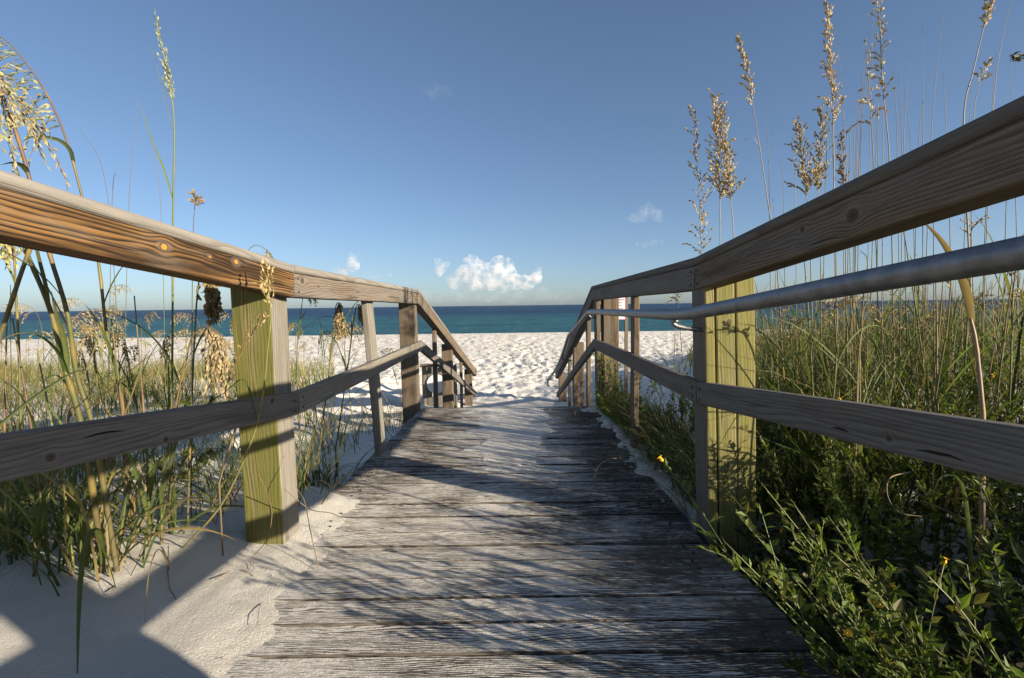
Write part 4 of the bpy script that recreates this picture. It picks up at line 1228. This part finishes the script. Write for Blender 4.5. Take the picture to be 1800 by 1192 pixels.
# ---- right: the stalks one can tell apart
def rhead(f, n=40, bl=0.13, sl=0.018, sw=0.0038, droop=0.5, col=(0.60, 0.46, 0.21), spread=0.30, **k):
    return dict(n=int(n * 1.3), bl=bl * 1.1, droop=droop, sl=sl, sw=sw, col=col, spread=spread, gap=0.0105, **{'from': f}, **k)
Yr = 2.6
hero('leftmost golden sea oat beyond the shaded rail, with a thin bare tip', [(1240, 790, 2.8), (1236, 520, 2.8), (1233, 440, 2.8), (1228, 320, 2.8), (1219, 192, 2.8)], 0.0032, 0.0008, STEMDRY, rhead(0.50, 26, 0.13, droop=1.0), n=34)
hero('full golden sea oat in the bushy pair over the joint of the shaded rail', [(1266, 800, 2.7), (1266, 440, 2.7), (1264, 300, 2.7), (1258, 175, 2.7)], 0.0034, 0.0008, STEMDRY, rhead(0.53, 52, 0.14, droop=1.1), n=34)
hero('slightly shorter golden sea oat leaning outward beside the bushy pair', [(1300, 800, 2.65), (1290, 430, 2.65), (1282, 330, 2.65), (1272, 212, 2.65)], 0.0034, 0.0008, STEMDRY, rhead(0.58, 34, 0.10), n=34)
hero('lone curved sea oat with a slim golden head and one side spray', [(1386, 815, 2.6), (1366, 470, 2.6), (1352, 370, 2.6), (1334, 250, 2.6), (1317, 150, 2.6), (1298, 67, 2.6)], 0.0036, 0.0008, STEMDRY, rhead(0.74, 28, 0.055, spread=0.3), n=36,
     leaves=[dict(p=[(1336, 260, 2.6), (1325, 243, 2.62), (1310, 245, 2.64), (1302, 256, 2.66)], w=0.008, c=C_SEED)])
hero('tall straight sea oat whose slim golden head nearly touches the top of the view', [(1478, 815, 2.5), (1468, 450, 2.5), (1465, 240, 2.5), (1461, 110, 2.5), (1453, 4, 2.5)], 0.0036, 0.0008, STEMDRY, rhead(0.56, 46, 0.075, spread=0.32), n=40)
hero('bushy golden sea oat lowest of the group beside the tall straight one', [(1432, 810, 2.7), (1424, 420, 2.7), (1416, 330, 2.7), (1402, 216, 2.7)], 0.0032, 0.0008, STEMDRY, rhead(0.60, 38, 0.12, droop=0.9), n=34)
hero('golden sea oat with ragged crooked head in the dense middle cluster', [(1446, 810, 2.8), (1442, 420, 2.8), (1438, 320, 2.8), (1446, 190, 2.8)], 0.0032, 0.0008, STEMDRY, rhead(0.60, 42, 0.11, droop=0.7), n=34)
hero('short dark golden sea oat at the outer edge of the middle cluster', [(1490, 810, 2.9), (1486, 420, 2.9), (1482, 330, 2.9), (1478, 238, 2.9)], 0.0030, 0.0008, STEMDRY, rhead(0.66, 26, 0.07, col=(0.33, 0.22, 0.09)), n=34)
hero('sea oat with scattered golden tufts running up out of the top of the view', [(1574, 815, 2.5), (1568, 420, 2.5), (1563, 270, 2.5), (1552, 150, 2.5), (1545, 10, 2.5), (1543, -40, 2.5)], 0.0036, 0.0009, STEMDRY, rhead(0.58, 34, 0.07, droop=1.4), n=40)
hero('greenish sea oat with three hanging tufts beside the scattered one', [(1550, 815, 2.6), (1540, 420, 2.6), (1536, 300, 2.6), (1530, 190, 2.6), (1522, 82, 2.6)], 0.0036, 0.0009, STEMCOL, rhead(0.70, 10, 0.12, droop=2.8, sl=0.019, sw=0.004), n=36)
hero('outermost sea oat with a dense golden tip cut off by the top of the view', [(1722, 815, 2.3), (1702, 420, 2.3), (1694, 210, 2.3), (1712, 120, 2.3), (1729, 50, 2.3), (1748, -20, 2.3)], 0.0038, 0.0012, STEMDRY, rhead(0.82, 26, 0.05, spread=0.3), n=40)
hero('small sparse sea oat just peeking over the high end of the shaded rail', [(1722, 815, 2.6), (1708, 420, 2.6), (1712, 200, 2.6), (1736, 110, 2.6)], 0.0028, 0.0008, STEMDRY, rhead(0.84, 9, 0.05, droop=1.0), n=34)
hero('dark weed tip curling over the high end of the shaded rail', [(1900, 700, 2.2), (1860, 250, 2.2), (1815, 120, 2.2), (1778, 96, 2.2)], 0.0028, 0.0010, STEMCOL, dict(n=12, bl=0.02, droop=0.3, sl=0.018, sw=0.004, col=(0.16, 0.17, 0.05), spread=0.7, **{'from': 0.80}))
hero('stout tan broken stalk bent over at the top in front of the thicket', [(1722, 1215, 1.25), (1727, 860, 1.28), (1728, 740, 1.30), (1716, 610, 1.32), (1706, 560, 1.33)], 0.0075, 0.0042, [(0.25, 0.17, 0.11), (0.33, 0.25, 0.17), (0.30, 0.22, 0.14)], None,
     [dict(p=[(1708, 566, 1.33), (1695, 500, 1.34), (1660, 430, 1.36), (1617, 383, 1.38)], w=0.020, c=(0.26, 0.18, 0.10)), dict(p=[(1712, 1190, 1.22), (1705, 960, 1.22), (1690, 850, 1.2), (1655, 838, 1.15), (1640, 870, 1.1)], w=0.010, c=(0.13, 0.17, 0.07))])
hero('drooping pale sea oat seen between the far shaded post and the near one', [(1205, 690, 3.6), (1197, 600, 3.6), (1193, 545, 3.6), (1190, 518, 3.6)], 0.0030, 0.001, STEMDRY, dict(n=12, bl=0.11, droop=1.6, sl=0.018, sw=0.0034, col=C_SEED, spread=0.4, **{'from': 0.78}))
LAB_T = 'thin bare stalk standing up past the shaded rail against the sky'
for (xb, yb, xt, yt, Y) in ((1353, 390, 1348, 180, 2.7), (1636, 260, 1661, -5, 2.5), (1745, 200, 1781, -15, 2.4), (1588, 275, 1600, 90, 2.8), (1622, 265, 1622, 45, 2.7), (1512, 310, 1527, 55, 2.6), (1528, 310, 1536, -10, 2.6),
                            (1505, 320, 1515, 135, 2.9), (1502, 330, 1500, 185, 3.0), (1378, 380, 1372, 280, 3.0), (1398, 360, 1392, 240, 2.9), (1578, 290, 1571, 125, 2.7), (1640, 300, 1636, 300, 2.4), (1490, 330, 1472, 60, 2.7), (1362, 420, 1356, 330, 3.1), (1604, 320, 1590, 160, 2.9)):
    hero(LAB_T, [(xb + (xb - xt) * 0.7, 800, Y), (xb, yb, Y), (xt, yt, Y)], 0.0026, 0.0005, random.choice([STEMDRY, STEMCOL, STEMRED]), group='bare stalks above the shaded rail', name='grass_stalk', n=18)

for _ in range(16):
    xt = random.uniform(1440, 1790); yt = random.uniform(20, 260) - (xt - 1600) * 0.25; Y = random.uniform(2.3, 3.2); dx = random.uniform(-22, 14)
    hero(LAB_T, [(xt + dx * 1.6, 800, Y), (xt + dx, 420, Y), (xt + dx * 0.5, 240, Y), (xt, max(yt, -20), Y)], 0.0028, 0.0006, random.choice([STEMDRY, STEMCOL, STEMRED]), group='bare stalks above the shaded rail', name='grass_stalk', n=18)
LAB_R = 'upright tan sea oat stalk standing in the thicket behind the shaded railing'
rprot = [proto_oat(LAB_R, G_R, random.uniform(0.85, 1.25), 0.0042, 0.8, 0.015, 0.0030, C_SEED, 10 if k % 3 == 0 else 0, 0.08, random.choice([STEMDRY, STEMCOL, STEMRED]), 2, side=False, top_arch=0.04, spread=0.4, ll=0.5, lw=0.009) for k in range(6)]
rs = []
while len(rs) < 135:
    Y = random.uniform(1.7, 6.0); X = random.uniform(1.15, 1.05 * Y + 0.3)
    if X / Y < 0.50 and random.random() < 0.6: continue
    rs.append((X, Y))
for i, (X, Y) in enumerate(rs):
    loc = Vector((X, Y, gz(X, Y))); rz = random.uniform(0, 6.28); s = random.uniform(0.7, 1.05)
    if i < len(rprot):
        rprot[i].location = loc; rprot[i].rotation_euler = (0, 0, rz); rprot[i].scale = (s, s, s)
    else: copy_plant(rprot[i % len(rprot)], loc, rz, s)

# ---- masses of grass nobody could count
def grass_mass(name, label, XY, hmin, hmax, wmin, wmax, cols, el=(0.75, 1.0), droop=(0.2, 0.9), seg=6, az=None, azs=1.0, lim=None):
    N = len(XY); X = XY[:, 0]; Y = XY[:, 1]
    Z = ground_full(X, Y) - 0.02
    L = RNG.uniform(hmin, hmax, N); W = RNG.uniform(wmin, wmax, N)
    if lim is not None: L = L * lim(X, Y)
    a = RNG.uniform(0, 2 * np.pi, N) if az is None else az + RNG.normal(0, azs, N)
    e = RNG.uniform(el[0], el[1], N); dr = RNG.uniform(droop[0], droop[1], N)
    t = np.linspace(0, 1, seg + 1)
    th = (e * np.pi / 2)[:, None] - dr[:, None] * 2.4 * t[None, :] ** 1.5          # slope along the blade
    ds = L[:, None] / seg
    hx = np.concatenate([np.zeros((N, 1)), np.cumsum(np.cos(th[:, :-1]) * ds, 1)], 1)
    hz = np.concatenate([np.zeros((N, 1)), np.cumsum(np.sin(th[:, :-1]) * ds, 1)], 1)
    cx = X[:, None] + hx * np.cos(a)[:, None]; cy = Y[:, None] + hx * np.sin(a)[:, None]; cz = Z[:, None] + hz
    tw = RNG.uniform(-0.9, 0.9, N)
    pxv = -np.sin(a + tw)[:, None]; pyv = np.cos(a + tw)[:, None]
    w = W[:, None] * (1 - t[None, :] ** 1.6) * 0.5 + 0.0003
    A = np.stack([cx + pxv * w, cy + pyv * w, cz], -1); B = np.stack([cx - pxv * w, cy - pyv * w, cz], -1)
    co = np.stack([A, B], 2).reshape(-1, 3)
    base = (np.arange(N) * (seg + 1) * 2)[:, None] + (np.arange(seg) * 2)[None, :]
    q = np.stack([base, base + 1, base + 3, base + 2], -1).reshape(-1, 4)
    ca = np.array(cols)[RNG.integers(0, len(cols), N)] * RNG.uniform(0.7, 1.3, (N, 1))
    tipc = np.where(RNG.random((N, 1)) < 0.18, np.array([C_STRAW]), ca)
    cc = ca[:, None, :] * (1 - t[None, :, None] ** 2) + tipc[:, None, :] * t[None, :, None] ** 2
    cc = np.repeat(cc[:, :, None, :], 2, 2).reshape(-1, 3)
    me = bpy.data.meshes.new(name)
    me.vertices.add(len(co)); me.vertices.foreach_set('co', co.astype(np.float32).ravel())
    me.loops.add(q.size); me.loops.foreach_set('vertex_index', q.astype(np.int32).ravel())
    me.polygons.add(len(q)); me.polygons.foreach_set('loop_start', (np.arange(len(q)) * 4).astype(np.int32))
    me.polygons.foreach_set('use_smooth', np.ones(len(q), dtype=bool))
    me.update(calc_edges=True)
    ca_ = me.color_attributes.new('Col', 'FLOAT_COLOR', 'POINT')
    buf = np.ones((len(co), 4), np.float32); buf[:, :3] = cc
    ca_.data.foreach_set('color', buf.ravel())
    o = link(name, me, MAT_LEAF)
    return tag(o, label, None, None, 'stuff')

def clustered(n, nc, fx, fy, s):
    c = np.stack([RNG.uniform(*fx, nc), RNG.uniform(*fy, nc)], -1)
    k = RNG.integers(0, nc, n)
    return c[k] + RNG.normal(0, s, (n, 2))
GREENS = [C_GREEN, (0.075, 0.120, 0.030), C_LIME, C_DARKG, (0.085, 0.125, 0.042), (0.12, 0.17, 0.035), (0.055, 0.085, 0.020), C_STRAW]
# thicket behind the shaded railing
P = np.concatenate([clustered(4200, 70, (1.25, 4.6), (1.8, 5.5), 0.08), clustered(4000, 85, (1.6, 7.5), (3.0, 8.5), 0.15)])
q = P[:, 0] / np.maximum(P[:, 1], .1)
P = P[(P[:, 0] > 0.95) & ((q > 0.45) | (P[:, 1] < 2.2)) & ~((q > 0.70) & (P[:, 1] > 2.7) & (P[:, 1] < 5.0) & (RNG.random(len(P)) < 0.8))]
grass_mass('dune_grass', 'thicket of green and straw dune grass behind the shaded railing', P, 0.45, 1.15, 0.006, 0.015, GREENS, el=(0.66, 1.0), droop=(0.15, 1.1))
P = clustered(380, 120, (1.25, 6.0), (1.9, 8.0), 0.12)
P = P[(P[:, 0] / P[:, 1] > 0.45)]
grass_mass('dry_grass', 'dry brown grass stems leaning every way inside the thicket', P, 0.30, 0.90, 0.003, 0.006, [C_DRY, C_RUST, C_STRAW], el=(0.3, 1.0), droop=(0.0, 0.5))
P = clustered(6000, 160, (2.4, 12), (6.0, 13.0), 0.35)
P = P[P[:, 0] > 0.36 * P[:, 1]]
grass_mass('dune_grass', 'farther band of olive dune grass against the sea on the shaded side', P, 0.35, 0.80, 0.005, 0.012, [C_GREEN, C_STRAW, C_LIME, C_DARKG, C_GREEN])
# what stands beside and behind the camera on that side throws the streaky shadows on the planks
P = np.concatenate([clustered(2600, 80, (1.0, 3.6), (-3.5, 1.6), 0.16), clustered(6500, 80, (1.6, 3.8), (-0.5, 0.85), 0.14), clustered(1500, 50, (3.0, 6.0), (-5.0, 1.0), 0.25)])  # dense middle clusters are unseen grass added to shade the weeds and planks
P = P[(P[:, 0] > 0.98)]
grass_mass('dune_grass', 'near end dune grass beside the boardwalk, with unseen clusters added for shade', P, 0.55, 1.0, 0.004, 0.010, GREENS, lim=lambda x, y: np.clip(0.04 + 0.42 * (x - 0.55), 0.12, 0.92))
# low grass hanging over the planks between the two right posts
P = clustered(2700, 44, (0.84, 1.25), (2.1, 4.3), 0.07)
P = P[P[:, 0] > 0.76]
grass_mass('dune_grass', 'grass hanging over the edge of the planks between the shaded posts', P, 0.25, 0.55, 0.003, 0.007, [C_GREEN, C_LIME, C_DARKG, C_GREEN, C_STRAW], el=(0.5, 0.95), droop=(0.5, 1.2), az=math.pi, azs=1.1)
# left: far band, nearer bank
P = clustered(9500, 190, (-18, -2.6), (6.5, 16), 0.35)
P = P[P[:, 0] < -0.36 * P[:, 1]]
grass_mass('dune_grass', 'pale yellow green band of dune grass on the bank against the sea', P, 0.30, 0.75, 0.006, 0.013, [(0.19, 0.23, 0.07), C_LIME, C_LIME, C_GREEN, C_STRAW, C_SEED])
P = clustered(3200, 90, (-6.5, -1.2), (2.0, 7.0), 0.16)
P = P[P[:, 0] < -1.05 - 0.0 * P[:, 1]]
grass_mass('dune_grass', 'scattered thin grass between the sea oats of the sand bank', P, 0.25, 0.60, 0.003, 0.008, [C_GREEN, C_LIME, C_DRY, C_STRAW])
P = clustered(620, 28, (-2.9, -1.12), (1.42, 3.3), 0.06)
grass_mass('dune_grass', 'fine arching green blades crowding the near sand bank', P, 0.35, 0.85, 0.003, 0.008, [C_GREEN, C_LIME, C_GREEN, (0.10, 0.15, 0.045), C_STRAW], el=(0.55, 0.98), droop=(0.25, 1.2), seg=9)
P = clustered(900, 26, (-3.4, -1.15), (1.45, 3.2), 0.10)
grass_mass('dry_litter', 'dry bent grass litter lying on the sand bank', P, 0.15, 0.40, 0.002, 0.004, [C_DRY, C_RUST, C_STRAW], el=(0.1, 0.5), droop=(0.1, 0.7))

# far seed heads as one mass
def seed_mass(label, XY, h0, h1):
    m = MB()
    for (x, y) in XY:
        h = random.uniform(h0, h1); b = Vector((x, y, gz(x, y)))
        lean = Vector((random.uniform(-.15, .22), random.uniform(-.1, .1), 0))
        path = smooth_path([b, b + Vector((0, 0, h * 0.6)) + lean * 0.3, b + Vector((0, 0, h * 0.95)) + lean, b + Vector((0, 0, h * 0.93)) + lean * 1.8], 8)
        tube(m, path, 0.0028, 3, jit(random.choice([C_STRAW, C_RUST, C_LIME])), caps=False)
        panicle(m, path[5:], 6, 0.15, 2.0, 0.030, 0.0065, random.choice([C_SEED, C_SEEDG]), None, 0.6, gap=0.034)
    return tag(link('sea_oat_heads', m.mesh('sea_oat_heads'), MAT_SEED), label, None, None, 'stuff')
pts = []
while len(pts) < 80:
    y = random.uniform(6, 13); x = -random.uniform(0.42 * y, 1.05 * y); pts.append((x, y))
seed_mass('far pale sea oat heads against the sea beyond the sand bank', pts, 0.7, 1.05)
pts = []
while len(pts) < 150:
    y = random.uniform(5, 11); x = random.uniform(0.50 * y, 1.05 * y); pts.append((x, y))
seed_mass('far pale sea oat heads against the sea beyond the thicket', pts, 0.55, 0.85)

# ---- leafy plants
def leaf_quad(m, p, d, n, L, W, c):
    s = d.cross(n).normalized(); n = s.cross(d)
    b = len(m.v)
    m.v += [p, p + d * L * 0.45 + s * W - n * L * 0.02, p + d * L * 0.45 - n * L * 0.10, p + d * L * 0.45 - s * W - n * L * 0.02, p + d * L - n * L * 0.16]
    m.c += [lerpc(c, (0.2, 0.22, 0.07), 0.3), c, lerpc(c, (0.2, 0.24, 0.07), 0.25), c, c]
    m.f += [(b, b + 1, b + 2), (b, b + 2, b + 3), (b + 1, b + 4, b + 2), (b + 2, b + 4, b + 3)]

def rnd_unit(zmin=-0.2):
    while True:
        v = Vector((random.gauss(0, 1), random.gauss(0, 1), random.gauss(0, 1))).normalized()
        if v.z > zmin: return v

def leafy(label, x, y, nst, h, spread, leafL, leafW, cols, cat, name, group=None, lean=(0, 0), flowers=0, z=None, dens=34, branch=True):
    b = Vector((x, y, gz(x, y) if z is None else z))
    root = plant(name, label, cat, b, group)
    ms, ml = MB(), MB(); tips = []
    for i in range(nst):
        an = random.uniform(0, 6.28); sp = spread * random.uniform(0.3, 1.0); hh = h * random.uniform(0.55, 1.05)
        end = b + Vector((math.cos(an) * sp + lean[0] * hh, math.sin(an) * sp + lean[1] * hh, hh))
        mid = b.lerp(end, 0.5) + Vector((math.cos(an) * sp * 0.2, math.sin(an) * sp * 0.2, hh * 0.08))
        path = smooth_path([b + Vector((random.gauss(0, .02), random.gauss(0, .02), -0.02)), mid, end], 12)
        c = jit((0.14, 0.16, 0.05), 0.2)
        tube(ms, path, [0.0024 * (1 - 0.6 * k / 12) for k in range(13)], 4, c)
        axes = [path]
        if branch:
            for _ in range(3):
                k = random.randint(4, 10); d = (path[k + 1] - path[k]).normalized()
                e = path[k] + (d + rnd_unit(0.0) * 0.8).normalized() * hh * random.uniform(0.18, 0.4)
                bp = smooth_path([path[k], path[k].lerp(e, 0.5) + Vector((0, 0, 0.01)), e], 6)
                tube(ms, bp, 0.0012, 3, c); axes.append(bp)
        for ax in axes:
            tips.append((ax[-1], (ax[-1] - ax[-2]).normalized()))
            nl = int(dens * (len(ax) - 1) / 12 * random.uniform(0.8, 1.2))
            for q in range(nl):
                t = (q + random.random()) / nl
                if t < 0.12: continue
                k = min(int(t * (len(ax) - 1)), len(ax) - 2)
                p = ax[k].lerp(ax[k + 1], t * (len(ax) - 1) - k)
                axd = (ax[k + 1] - ax[k]).normalized()
                d = (axd * 0.55 + rnd_unit(-0.3)).normalized()
                sc_ = (1.15 - 0.55 * t) * random.uniform(0.6, 1.15)
                leaf_quad(ml, p, d, (Vector((0, 0, 1)) + rnd_unit(-1) * 0.6).normalized(), leafL * sc_, leafW * sc_, jit(random.choice(cols), 0.25))
    link('stem', ms.mesh('stem', True), MAT_STEM, root)
    tag(link('foliage', ml.mesh('foliage'), MAT_LEAF, root), None, None, None, 'stuff')
    random.shuffle(tips)
    for (p, d) in tips[:flowers]:
        import bmesh
        m = MB(); cen = p + d * 0.004
        tube(m, [p, cen, cen + d * 0.005], [0.002, 0.0042, 0.003], 7, (0.3, 0.3, 0.1))
        if random.random() < 0.55:
            s = d.cross(Vector((0.3, 0.5, 0.8))).normalized(); t_ = d.cross(s); nb = 11
            for k in range(nb):
                a0 = 6.283 * k / nb
                r_ = s * math.cos(a0) + t_ * math.sin(a0); rt = -s * math.sin(a0) + t_ * math.cos(a0)
                q = len(m.v); top = cen + d * 0.0055
                m.v += [top + r_ * 0.002 - rt * 0.001, top + r_ * 0.0068 - rt * 0.0014 + d * 0.002, top + r_ * 0.0068 + rt * 0.0014 + d * 0.002, top + r_ * 0.002 + rt * 0.001]
                m.c += [(0.7, 0.4, 0.02)] * 4; m.f.append((q, q + 1, q + 2, q + 3))
            link('flower', m.mesh('flower'), MAT_FLOWER, root)
        else:
            link('bud', m.mesh('bud', True), MAT_STEM, root)
    return root

BROAD = [(0.085, 0.135, 0.012), (0.130, 0.190, 0.016), (0.185, 0.240, 0.026), (0.065, 0.090, 0.016), (0.085, 0.135, 0.012), (0.110, 0.165, 0.016), (0.13, 0.12, 0.030)]
BRIGHT = [(0.120, 0.190, 0.024), (0.100, 0.165, 0.020), (0.155, 0.225, 0.034)]
G_F = 'yellow flowered weeds crowding the edge of the planks below the shaded railing'
LF = 'leafy green weed with small yellow flowers in the crowd below the shaded railing'
spotsF = [(0.86, 0.98), (0.90, 1.15), (1.06, 1.56), (1.02, 1.30), (0.98, 1.02), (1.15, 1.75), (1.22, 1.45), (1.25, 1.12), (1.40, 1.65), (1.45, 1.30), (1.10, 0.85), (1.62, 1.75), (1.70, 1.45), (1.35, 0.92), (1.55, 1.10), (0.90, 0.80),
          (1.85, 1.75), (1.95, 2.0), (1.30, 2.05), (1.55, 2.05), (1.08, 2.05), (1.80, 1.2), (1.16, 1.62), (0.88, 0.9), (2.1, 1.5), (1.75, 2.3), (1.45, 2.3)]
for i, (x, y) in enumerate(spotsF):
    lab = LF
    if i == 2: lab = 'flowering weed growing closest to the foot of the yellow green post'
    if i == 0: lab = 'flowering weed spilling lowest over the plank ends near the bottom of the view'
    leafy(lab, x, y, random.randint(6, 8), random.uniform(0.40, 0.60) if x > 1.1 or y < 1.2 else random.uniform(0.20, 0.28), 0.22 if x > 1.0 or y < 1.2 else 0.12, 0.036, 0.0080, BROAD, 'weed', 'flowering_weed', G_F, lean=(-0.28 if x > 1.0 else -0.60, 0.0), flowers=random.randint(2, 3), dens=30)
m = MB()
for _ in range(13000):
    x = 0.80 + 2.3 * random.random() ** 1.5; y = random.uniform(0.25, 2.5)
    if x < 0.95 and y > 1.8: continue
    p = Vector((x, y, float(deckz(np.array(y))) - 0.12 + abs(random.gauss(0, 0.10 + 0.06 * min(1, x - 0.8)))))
    leaf_quad(m, p, rnd_unit(-0.2), (Vector((0, 0, 1)) + rnd_unit(-1) * 0.7).normalized(), random.uniform(0.03, 0.065), random.uniform(0.007, 0.014), jit(random.choice([(0.030, 0.046, 0.012), (0.040, 0.060, 0.014), (0.06, 0.05, 0.022)]), 0.3))  # leaf colours kept very dark to stand in for deep shade
tag(link('undergrowth', m.mesh('undergrowth'), MAT_LEAF), 'leafy undergrowth below the shaded railing, its leaves coloured dark as shade', None, None, 'stuff')

leafy('bright green small leaved bush in front of the far shaded post', 1.02, 4.15, 16, 0.50, 0.30, 0.030, 0.0085, BRIGHT, 'bush', 'bush', dens=44, lean=(-0.1, 0))
leafy('bright green bush just behind the shaded baluster', 1.22, 3.55, 16, 0.52, 0.30, 0.030, 0.0085, BRIGHT, 'bush', 'bush', dens=44, lean=(-0.1, 0))
leafy('low green bush creeping onto the sandy planks before the shaded baluster', 0.86, 3.75, 12, 0.22, 0.26, 0.026, 0.008, BRIGHT, 'bush', 'bush', dens=36, lean=(-0.4, 0))
leafy('spreading green bush spilling over the plank ends past the shaded baluster', 0.90, 3.25, 12, 0.26, 0.30, 0.030, 0.009, BRIGHT, 'bush', 'bush', dens=36, lean=(-0.5, 0))
leafy('darker green bush between the shaded baluster and the yellow green post', 1.30, 2.85, 14, 0.48, 0.28, 0.032, 0.008, BROAD, 'bush', 'bush', dens=40)
leafy('glossy green bush in the sun at the top of the thicket by the broken stalk', 3.10, 3.6, 14, 0.50, 0.30, 0.050, 0.016, BRIGHT, 'bush', 'bush', dens=34)
leafy('second glossy green bush farther out along the thicket edge of the view', 4.10, 4.2, 14, 0.52, 0.34, 0.050, 0.016, BRIGHT, 'bush', 'bush', dens=34)
leafy('tall leafy weed rising through the bent grass at the view edge', 2.55, 2.75, 5, 0.55, 0.10, 0.055, 0.011, BRIGHT, 'weed', 'tall_weed', dens=30)
leafy('low dark green bush on the sand behind the middle rail', -2.75, 4.1, 16, 0.34, 0.45, 0.030, 0.010, BROAD, 'bush', 'bush', dens=38)
leafy('small low green bush on the sand nearer the middle rail', -2.15, 3.1, 12, 0.22, 0.34, 0.028, 0.010, BROAD, 'bush', 'bush', dens=34)
leafy('low scrubby bush in the pale grass of the sand bank', -5.3, 7.2, 14, 0.40, 0.60, 0.040, 0.013, BROAD, 'bush', 'bush', dens=36)

# ---- loose dry runners
def runner(label, pts, r=0.0016, c=C_DRY, name='dry_runner'):
    P_ = smooth_path([at(*p) for p in pts], 26)
    root = plant(name, label, 'dry stem', P_[0])
    m = MB(); tube(m, P_, [r * (1 - 0.6 * i / 26) for i in range(27)], 5, jit(c))
    link('stem', m.mesh('stem', True), MAT_STEM, root)
def gp(x, y, dz=0.012):
    q = pxg(x, y, 0.0)
    for _ in range(6):
        q = pxg(x, y, gz(q.x, q.y) + dz)
    return (x, y, q.y)
runner('looping dry runner curled on the lit sand in front of the green post', [gp(296, 960), gp(300, 1040), (345, 1075, 1.45), (360, 1110, 1.38), (335, 1140, 1.32), (330, 1110, 1.36), (370, 1094, 1.4), (398, 1125, 1.34), gp(390, 1160)])
runner('dry runner arching from the sand over a smooth lit patch', [gp(378, 1018), (410, 1003, 1.62), (440, 1008, 1.58), (460, 1040, 1.52), gp(455, 1075), gp(453, 1100)])
runner('dry curl hanging against the lower face of the green post', [(452, 830, 1.70), (470, 870, 1.66), (478, 905, 1.63), (468, 950, 1.62), gp(440, 985), gp(448, 1000)])
runner('thin dry strand trailing from the green post across the planks', [(500, 860, 1.72), (545, 895, 1.78), (590, 905, 1.86), gp(640, 938), gp(700, 950)])
runner('dry strand looping in the air between post and planks', [gp(560, 1000), (545, 930, 1.72), (535, 880, 1.74), (520, 850, 1.76), (530, 800, 1.8), (545, 790, 1.82)])
runner('dry wisp rising in an arc from a tuft on bare shaded sand', [gp(196, 1040), (215, 1000, 1.6), (255, 975, 1.62), (285, 985, 1.62), gp(296, 1010)])
runner('pale curled blade lying on the dark planks near the shaded edge', [(1048, 862, 2.42), (1045, 840, 2.42), (1052, 820, 2.44), (1068, 808, 2.46), (1092, 805, 2.5)], 0.003, (0.40, 0.26, 0.15))
runner('small pale curl of grass near the far end of the planks', [(1011, 731, 4.0), (1012, 722, 4.0), (1018, 716, 4.0), (1034, 716, 4.02)], 0.004, (0.42, 0.28, 0.16))
runner('dry stem looping under the split middle rail among the weeds', [(1600, 830, 1.35), (1565, 840, 1.33), (1560, 870, 1.3), (1580, 900, 1.28), (1620, 908, 1.28)], 0.0018, (0.26, 0.19, 0.11))
runner('thin dry stem slanting down among the weeds past the broken stalk', [(1620, 880, 1.3), (1690, 910, 1.27), (1760, 955, 1.24), (1820, 985, 1.22)], 0.0018, (0.26, 0.22, 0.11))
runner('rusty dry sprig standing in front of the far shaded post', [(1066, 690, 4.1), (1064, 640, 4.1), (1066, 600, 4.1), (1072, 592, 4.1), (1074, 596, 4.1)], 0.004, (0.40, 0.24, 0.14))

# ------------------------------------------------------------------ one label for each repeat
def view_x(p):
    q = CAMR.transposed() @ (Vector(p) - EYE)
    return 900 + FPX * q.x / -q.z
ORDS = ['nearest', 'second', 'third', 'fourth', 'fifth', 'sixth', 'seventh', 'eighth', 'ninth', 'tenth', 'eleventh', 'twelfth', 'thirteenth', 'fourteenth', 'fifteenth',
        'sixteenth', 'seventeenth', 'eighteenth', 'nineteenth', 'twentieth'] + ['twenty-' + w for w in ('first', 'second', 'third', 'fourth', 'fifth', 'sixth', 'seventh', 'eighth', 'ninth')] + ['thirtieth'] + \
       ['thirty-' + w for w in ('first', 'second', 'third', 'fourth', 'fifth', 'sixth', 'seventh', 'eighth', 'ninth')] + ['fortieth'] + ['forty-' + w for w in ('first', 'second', 'third', 'fourth', 'fifth')]
def relabel(lab, rows, fmt, ref, key=lambda o: o.location.y):
    obs = sorted([o for o in bpy.data.objects if o.parent is None and o.get('label') == lab], key=key)
    n = len(obs); k = len(rows)
    for i, row in enumerate(rows):
        part_ = sorted(obs[i * n // k:(i + 1) * n // k], key=lambda o: abs(view_x(o.location) - ref))
        for j, o in enumerate(part_):
            o['label'] = fmt.format(o=ORDS[j], row=row)
relabel(LAB_L, ['front row', 'second row', 'middle row', 'fourth row', 'rearmost row'], '{o} slender sea oat outward from the green post in the {row} on the bank', 480)
relabel(LAB_R, ['front', 'second', 'third', 'middle', 'fifth', 'rearmost'], '{o} tan sea oat stalk outward from the yellow green post in the {row} row', 1290)
relabel(LF, ['along the planks', 'behind the first', 'farthest from the planks'], '{o} flowering weed from the yellow green post in the row {row}', 1290, key=lambda o: o.location.x)
relabel(LAB_T, ['x'], '{o} thin bare stalk outward from the bushy golden pair above the shaded rail', 1260)
relabel(LAB_B, ['x'], '{o} thin bare stalk outward from the green post above the brown rail', 480)
